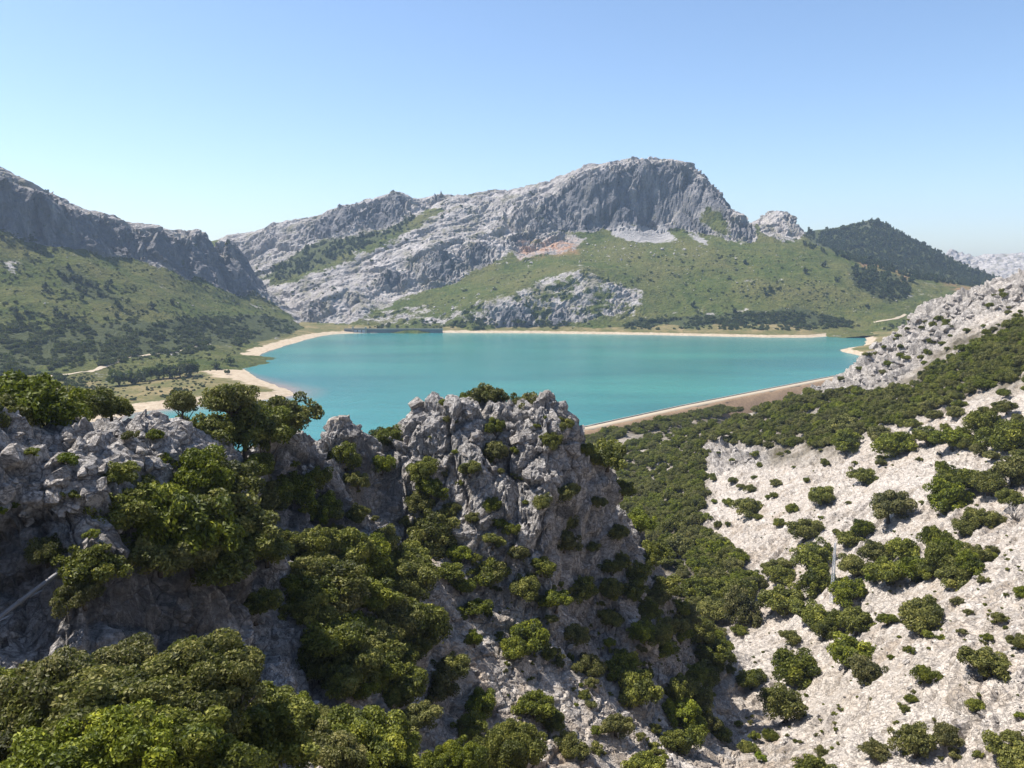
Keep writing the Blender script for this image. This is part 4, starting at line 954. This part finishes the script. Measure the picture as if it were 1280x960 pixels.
lay_rocks([(975, 490), (1045, 480), (1048, 490), (980, 500)], 16, (0.7, 2.0), slope)
lay_rocks([(940, 600), (1280, 560), (1280, 950), (930, 950)], 110, (0.2, 0.6), slope)
rub = lay_rocks([(560, 740), (640, 700), (900, 800), (880, 950), (640, 950)], 1300, (0.07, 0.24), None) + lay_rocks([(930, 600), (1280, 520), (1280, 955), (930, 955)], 1100, (0.07, 0.22), None)
for o in PENDING: col.objects.link(o)
S3 = []
sprinkle([(820, 310), (1000, 312), (1140, 372), (1060, 396), (820, 398), (740, 330)], 150, (0.5, 1.3), S3, 0.3)
sprinkle([(640, 330), (700, 305), (760, 300), (860, 300), (900, 320), (760, 330)], 110, (0.8, 2.2), S3)
sprinkle([(0, 290), (230, 350), (330, 380), (200, 400), (0, 400)], 60, (0.4, 1.0), S3)
sprinkle([(450, 405), (560, 380), (640, 352), (600, 375), (540, 400)], 60, (0.8, 2.0), S3)
scatter('hillside_boulders', [p[:3] for p in S3], [p[3] for p in S3], rk1[:4], 'pale boulders strewn over the distant grass slopes', zs=(0.7, 1.1), seed=9)
scatter('rubble', [p[:3] for p in rub], [p[3] for p in rub], rk1[:4], 'small limestone rubble strewn over the scree and pale slope', zs=(0.6, 1.0), seed=8)

# ------------------------------------------------------------------ built things
# dam at the far end of the lake
A = W(430, 416.3); B_ = W(553, 416.3); mid = (A + B_) / 2; L = float(np.hypot(*(B_ - A)[:2])); ang = math.atan2(B_[1] - A[1], B_[0] - A[0])
dam = tag(empty('dam', (mid[0], mid[1] + 2, 0), ang), 'long low grey concrete dam wall with gate towers at the far shore', 'dam')
MB().box((0, 1.5, -3.5), (L, 3.0, 17)).build('wall', M['concrete'], dam)
MB().box((0, 1.9, 5.2), (L + 1, 5.2, 0.5)).build('crest_deck', M['lightcon'], dam)
for yy in (-0.5, 4.2): MB().box((0, yy, 5.95), (L + 1, 0.25, 0.95)).build('parapet', M['lightcon'], dam)
for k, xx in enumerate((-L / 2 + 13.0, -L / 2 + 32.0)):
    t_ = MB().box((xx, -1.2, 2.0), (2.2, 2.4, 12.6)).build('gate_tower', M['lightcon'], dam)
    MB().box((xx, -1.2, 8.6), (3.0, 3.2, 0.6)).build('cap', M['lightcon'], t_)
for k in range(3): MB().box((-L / 2 + 16.5 + k * 6, -0.5, 1.6), (4.2, 0.6, 5.6)).build('sluice_gate', M['steel'], dam)
MB().box((-L / 2 + 22.5, -1.2, 7.4), (17.0, 1.4, 0.5)).build('gantry', M['lightcon'], dam)
for k in range(9): MB().box((-L / 2 + 42 + k * (L - 48) / 8, -0.35, 0.8), (0.9, 0.9, 8.0)).build('buttress', M['concrete'], dam)
# dike with its pale parapet and gravel crest
dk = tag(empty('dike', (DYKE[2][0], DYKE[2][1], 0)), 'long straight earth dike with pale crest wall holding the near shore', 'dike')
pts = [np.array(p) for p in DYKE]; res = []
for a, b in zip(pts, pts[1:]):
    n_ = max(2, int(np.hypot(*(b - a)) / 6))
    res += [a + (b - a) * k / n_ for k in range(n_)]
res.append(pts[-1]); res = np.array(res)
tg = np.gradient(res, axis=0); tg /= np.linalg.norm(tg, axis=1)[:, None]; nr = np.stack([-tg[:, 1], tg[:, 0]], 1)   # nr points to the near side
if nr[5] @ np.array((0, -1.0)) < 0: nr = -nr
org = np.array((DYKE[2][0], DYKE[2][1], 0))
def strip(name, prof, mat, rough=0.0):
    V = []
    for i, p in enumerate(res):
        for j, (o_, z_) in enumerate(prof):
            w_ = rough * random.uniform(-1, 1) if 0 < j < len(prof) - 1 else 0
            V.append((p[0] + nr[i, 0] * (o_ + w_), p[1] + nr[i, 1] * (o_ + w_), z_ + 0.4 * w_))
    m_ = len(prof); V = np.array(V) - org
    Q = [(i * m_ + j, i * m_ + j + 1, (i + 1) * m_ + j + 1, (i + 1) * m_ + j) for i in range(len(res) - 1) for j in range(m_ - 1)]
    return link(name, np_mesh(name, V, Q, True), mat, dk)
strip('fill', [(-14, -8), (-3.4, 3.2), (-3.2, 3.4), (3.2, 3.4), (4.6, 2.2), (7, 0.3), (9.5, -2.5), (12.5, -6), (17, -12)], M['fill'], 0.5)
strip('crest_track', [(-2.9, 3.75), (0, 3.9), (2.8, 3.75), (3.3, 3.0)], M['track'])
strip('parapet', [(-3.3, 2.0), (-3.3, 4.4), (-2.7, 4.4), (-2.7, 2.0)], M['lightcon'])
# tracks on the far shores
def track(name, pix, width, mat):
    P_ = [fhit(*q) for q in pix]; P_ = [p for p in P_ if p is not None]
    c = []
    for a, b in zip(P_, P_[1:]):
        n_ = max(1, int((b - a).length / 4)); c += [a.lerp(b, k / n_) for k in range(n_)]
    c.append(P_[-1]); c = np.array([(p.x, p.y) for p in c])
    for _ in range(6): c[1:-1] = 0.25 * c[:-2] + 0.5 * c[1:-1] + 0.25 * c[2:]
    t_ = np.gradient(c, axis=0); t_ /= np.linalg.norm(t_, axis=1)[:, None]; n_ = np.stack([-t_[:, 1], t_[:, 0]], 1)
    V = []
    for p, q in zip(c, n_):
        e = [p + q * o_ * width for o_ in (-.5, -.17, .17, .5)]; V += [(u[0], u[1], far_z(u[0], u[1]) + 0.25) for u in e]
    Q = [(i * 4 + j, i * 4 + j + 1, i * 4 + j + 5, i * 4 + j + 4) for i in range(len(c) - 1) for j in range(3)]
    return tag(link(name, np_mesh(name, np.array(V), Q), mat), kind='structure')
track('lakeside_path', [(48, 473), (75, 470), (105, 465), (130, 458), (147, 451), (161, 446)], 5.5, M['track'])
track('lakeside_path', [(172, 445), (195, 442), (215, 440), (230, 438.5), (243, 434), (262, 430)], 4.5, M['track'])
track('hillside_track', [(1092, 403), (1105, 401), (1118, 399), (1132, 393)], 4.5, M['track'])
# lattice mast in the oak belt
h = hit(1040, 754); mp = h[0]; mh = 76 * mp.y / F * 1.08
mast = tag(empty('lattice_mast', mp), 'slim grey steel lattice mast rising from the oak belt on the pale slope', 'mast')
for k in range(3):
    an = k * 2.0944 + .5
    MB().tube([(math.cos(an) * .46, math.sin(an) * .46, -0.6), (math.cos(an) * .17, math.sin(an) * .17, mh)], 0.075, 6).build('leg', M['steel'], mast)
br = MB(); N_ = 22
for i in range(N_):
    for k in range(3):
        def lp(kk, z_):
            an = kk * 2.0944 + .5; rr = .46 - .29 * z_ / mh; return (math.cos(an) * rr, math.sin(an) * rr, z_)
        z0, z1 = mh * i / N_, mh * (i + 1) / N_
        br.tube([lp(k, z0), lp(k + 1, z1)], 0.036, 4, False); br.tube([lp(k, z1), lp(k + 1, z1)], 0.026, 4, False)
br.build('bracing', M['steel'], mast)
MB().box((0, 0, -0.3), (1.5, 1.5, 0.7)).build('footing', M['lightcon'], mast)
MB().tube([(0, 0, mh - .2), (0, 0, mh + 0.7)], 0.03, 5).tube([(-.35, 0, mh + .4), (.35, 0, mh + .4)], 0.02, 4).build('antenna', M['steel'], mast)
# water pipe across the left cliff
pix = [(-60, 814), (-20, 785), (0, 770), (25, 752), (50, 733), (75, 715), (100, 697)]
hs = [(q, hit(*q)) for q in pix]; hs = [(q, h) for q, h in hs if h is not None]
ii = np.arange(len(hs)); dd = np.array([h[0].y for q, h in hs])
fit = np.polyfit(ii, dd, 1); ln = np.polyval(fit, ii); ln = ln + min(0, (dd - 0.1 - ln).min()) * 0.5
pp = [Vector(P(*hs[k][0], ln[k])) for k in range(len(hs))]
pipe = tag(empty('water_pipe', pp[0]), 'straight grey water pipe running diagonally along the shaded left cliff', 'pipe')
MB().tube([p - pp[0] for p in pp], 0.15, 12).build('tube', M['pipe'], pipe, True)
for k in range(1, len(pp) - 1, 2):
    p = pp[k] - pp[0]; t_ = (pp[k + 1] - pp[k - 1]).normalized()
    MB().tube([p - t_ * 0.09, p + t_ * 0.09], 0.19, 12).build('flange', M['pipe'], pipe, True)
    MB().tube([p, p + Vector((0.1, max(0.6, dd[k] - ln[k] + 0.6), -0.25))], 0.05, 6).build('bracket', M['steel'], pipe)
for k, (q1, q2, l) in enumerate([((148, 664), (158, 657), 'short pale pipe end lying on the ledge above the shaded cliff'), ((165, 652), (171, 646), 'second short pale pipe piece further up the ledge')]):
    h1, h2 = hit(*q1), hit(*q2)
    if h1 and h2 and (h1[0] - h2[0]).length < 4:
        a_ = h1[0] + h1[1] * 0.1; ps = tag(empty('pipe_piece', a_), l, 'pipe'); d_ = (h2[0] - h1[0]).normalized()
        MB().tube([(0, 0, 0), d_ * 0.62], 0.12, 12).build('tube', M['lightcon'], ps, True); MB().tube([-d_ * 0.04, d_ * 0.06], 0.16, 12).build('collar', M['lightcon'], ps, True)
# bleached dead wood
BARE = []
for k in range(2):
    b = MB(); r = random.Random(40 + k)
    for i in range(16):
        a = r.uniform(0, 6.28); e = Vector((math.cos(a) * r.uniform(.3, .9), math.sin(a) * r.uniform(.3, .9), r.uniform(.2, .9)))
        m_ = e * .5 + Vector((r.uniform(-.12, .12), r.uniform(-.12, .12), r.uniform(-.05, .1)))
        b.tube([(0, 0, -.15), m_, e], [.035, .022, .008], 5)
        for _ in range(4):
            s0 = m_.lerp(e, r.uniform(0, .9)); b.tube([s0, s0 + Vector((r.uniform(-.3, .3), r.uniform(-.3, .3), r.uniform(0, .3)))], [.014, .005], 4)
    BARE.append(b.mesh('bare_branches', True))
for k, (a, b_, w, l) in enumerate([(272, 578, 34, 'bleached dead branches in front of the big tree group on the left cliff'), (778, 700, 26, 'dead grey branches at the shaded right foot of the crag'), (1268, 648, 36, 'leafless grey bush at the right edge of the pale slope'),
                                   (560, 770, 22, 'bare grey twigs on the upper scree'), (430, 640, 24, 'bare branches in the shaded gully below the crag')]):
    h = hit(a, b_)
    if h is None: continue
    s_ = 0.5 * w * h[0].y / F * 1.2
    o = link('dead_shrub', BARE[k % 2], M['dead']); o.location = h[0]; o.scale = (s_,) * 3; o.rotation_euler = (0, 0, k * 1.1); tag(o, l, 'dead shrub', 'dead shrubs on the rocks')

# ------------------------------------------------------------------ air
hz = MB().box((200, 1500, 200), (9000, 7000, 446)).build('haze', None)
hm = bpy.data.materials.new('haze_air'); hm.use_nodes = True; hn = hm.node_tree.nodes; hn.remove(hn['Principled BSDF'])
pv = hn.new('ShaderNodeVolumePrincipled'); pv.inputs['Color'].default_value = (0.60, 0.76, 1.0, 1); pv.inputs['Density'].default_value = 0.00008
pv.inputs['Anisotropy'].default_value = 0.3
hm.node_tree.links.new(pv.outputs[0], hn['Material Output'].inputs['Volume'])
hz.data.materials.append(hm); tag(hz, 'pale blue summer haze over the lake and mountains', None, None, 'stuff')
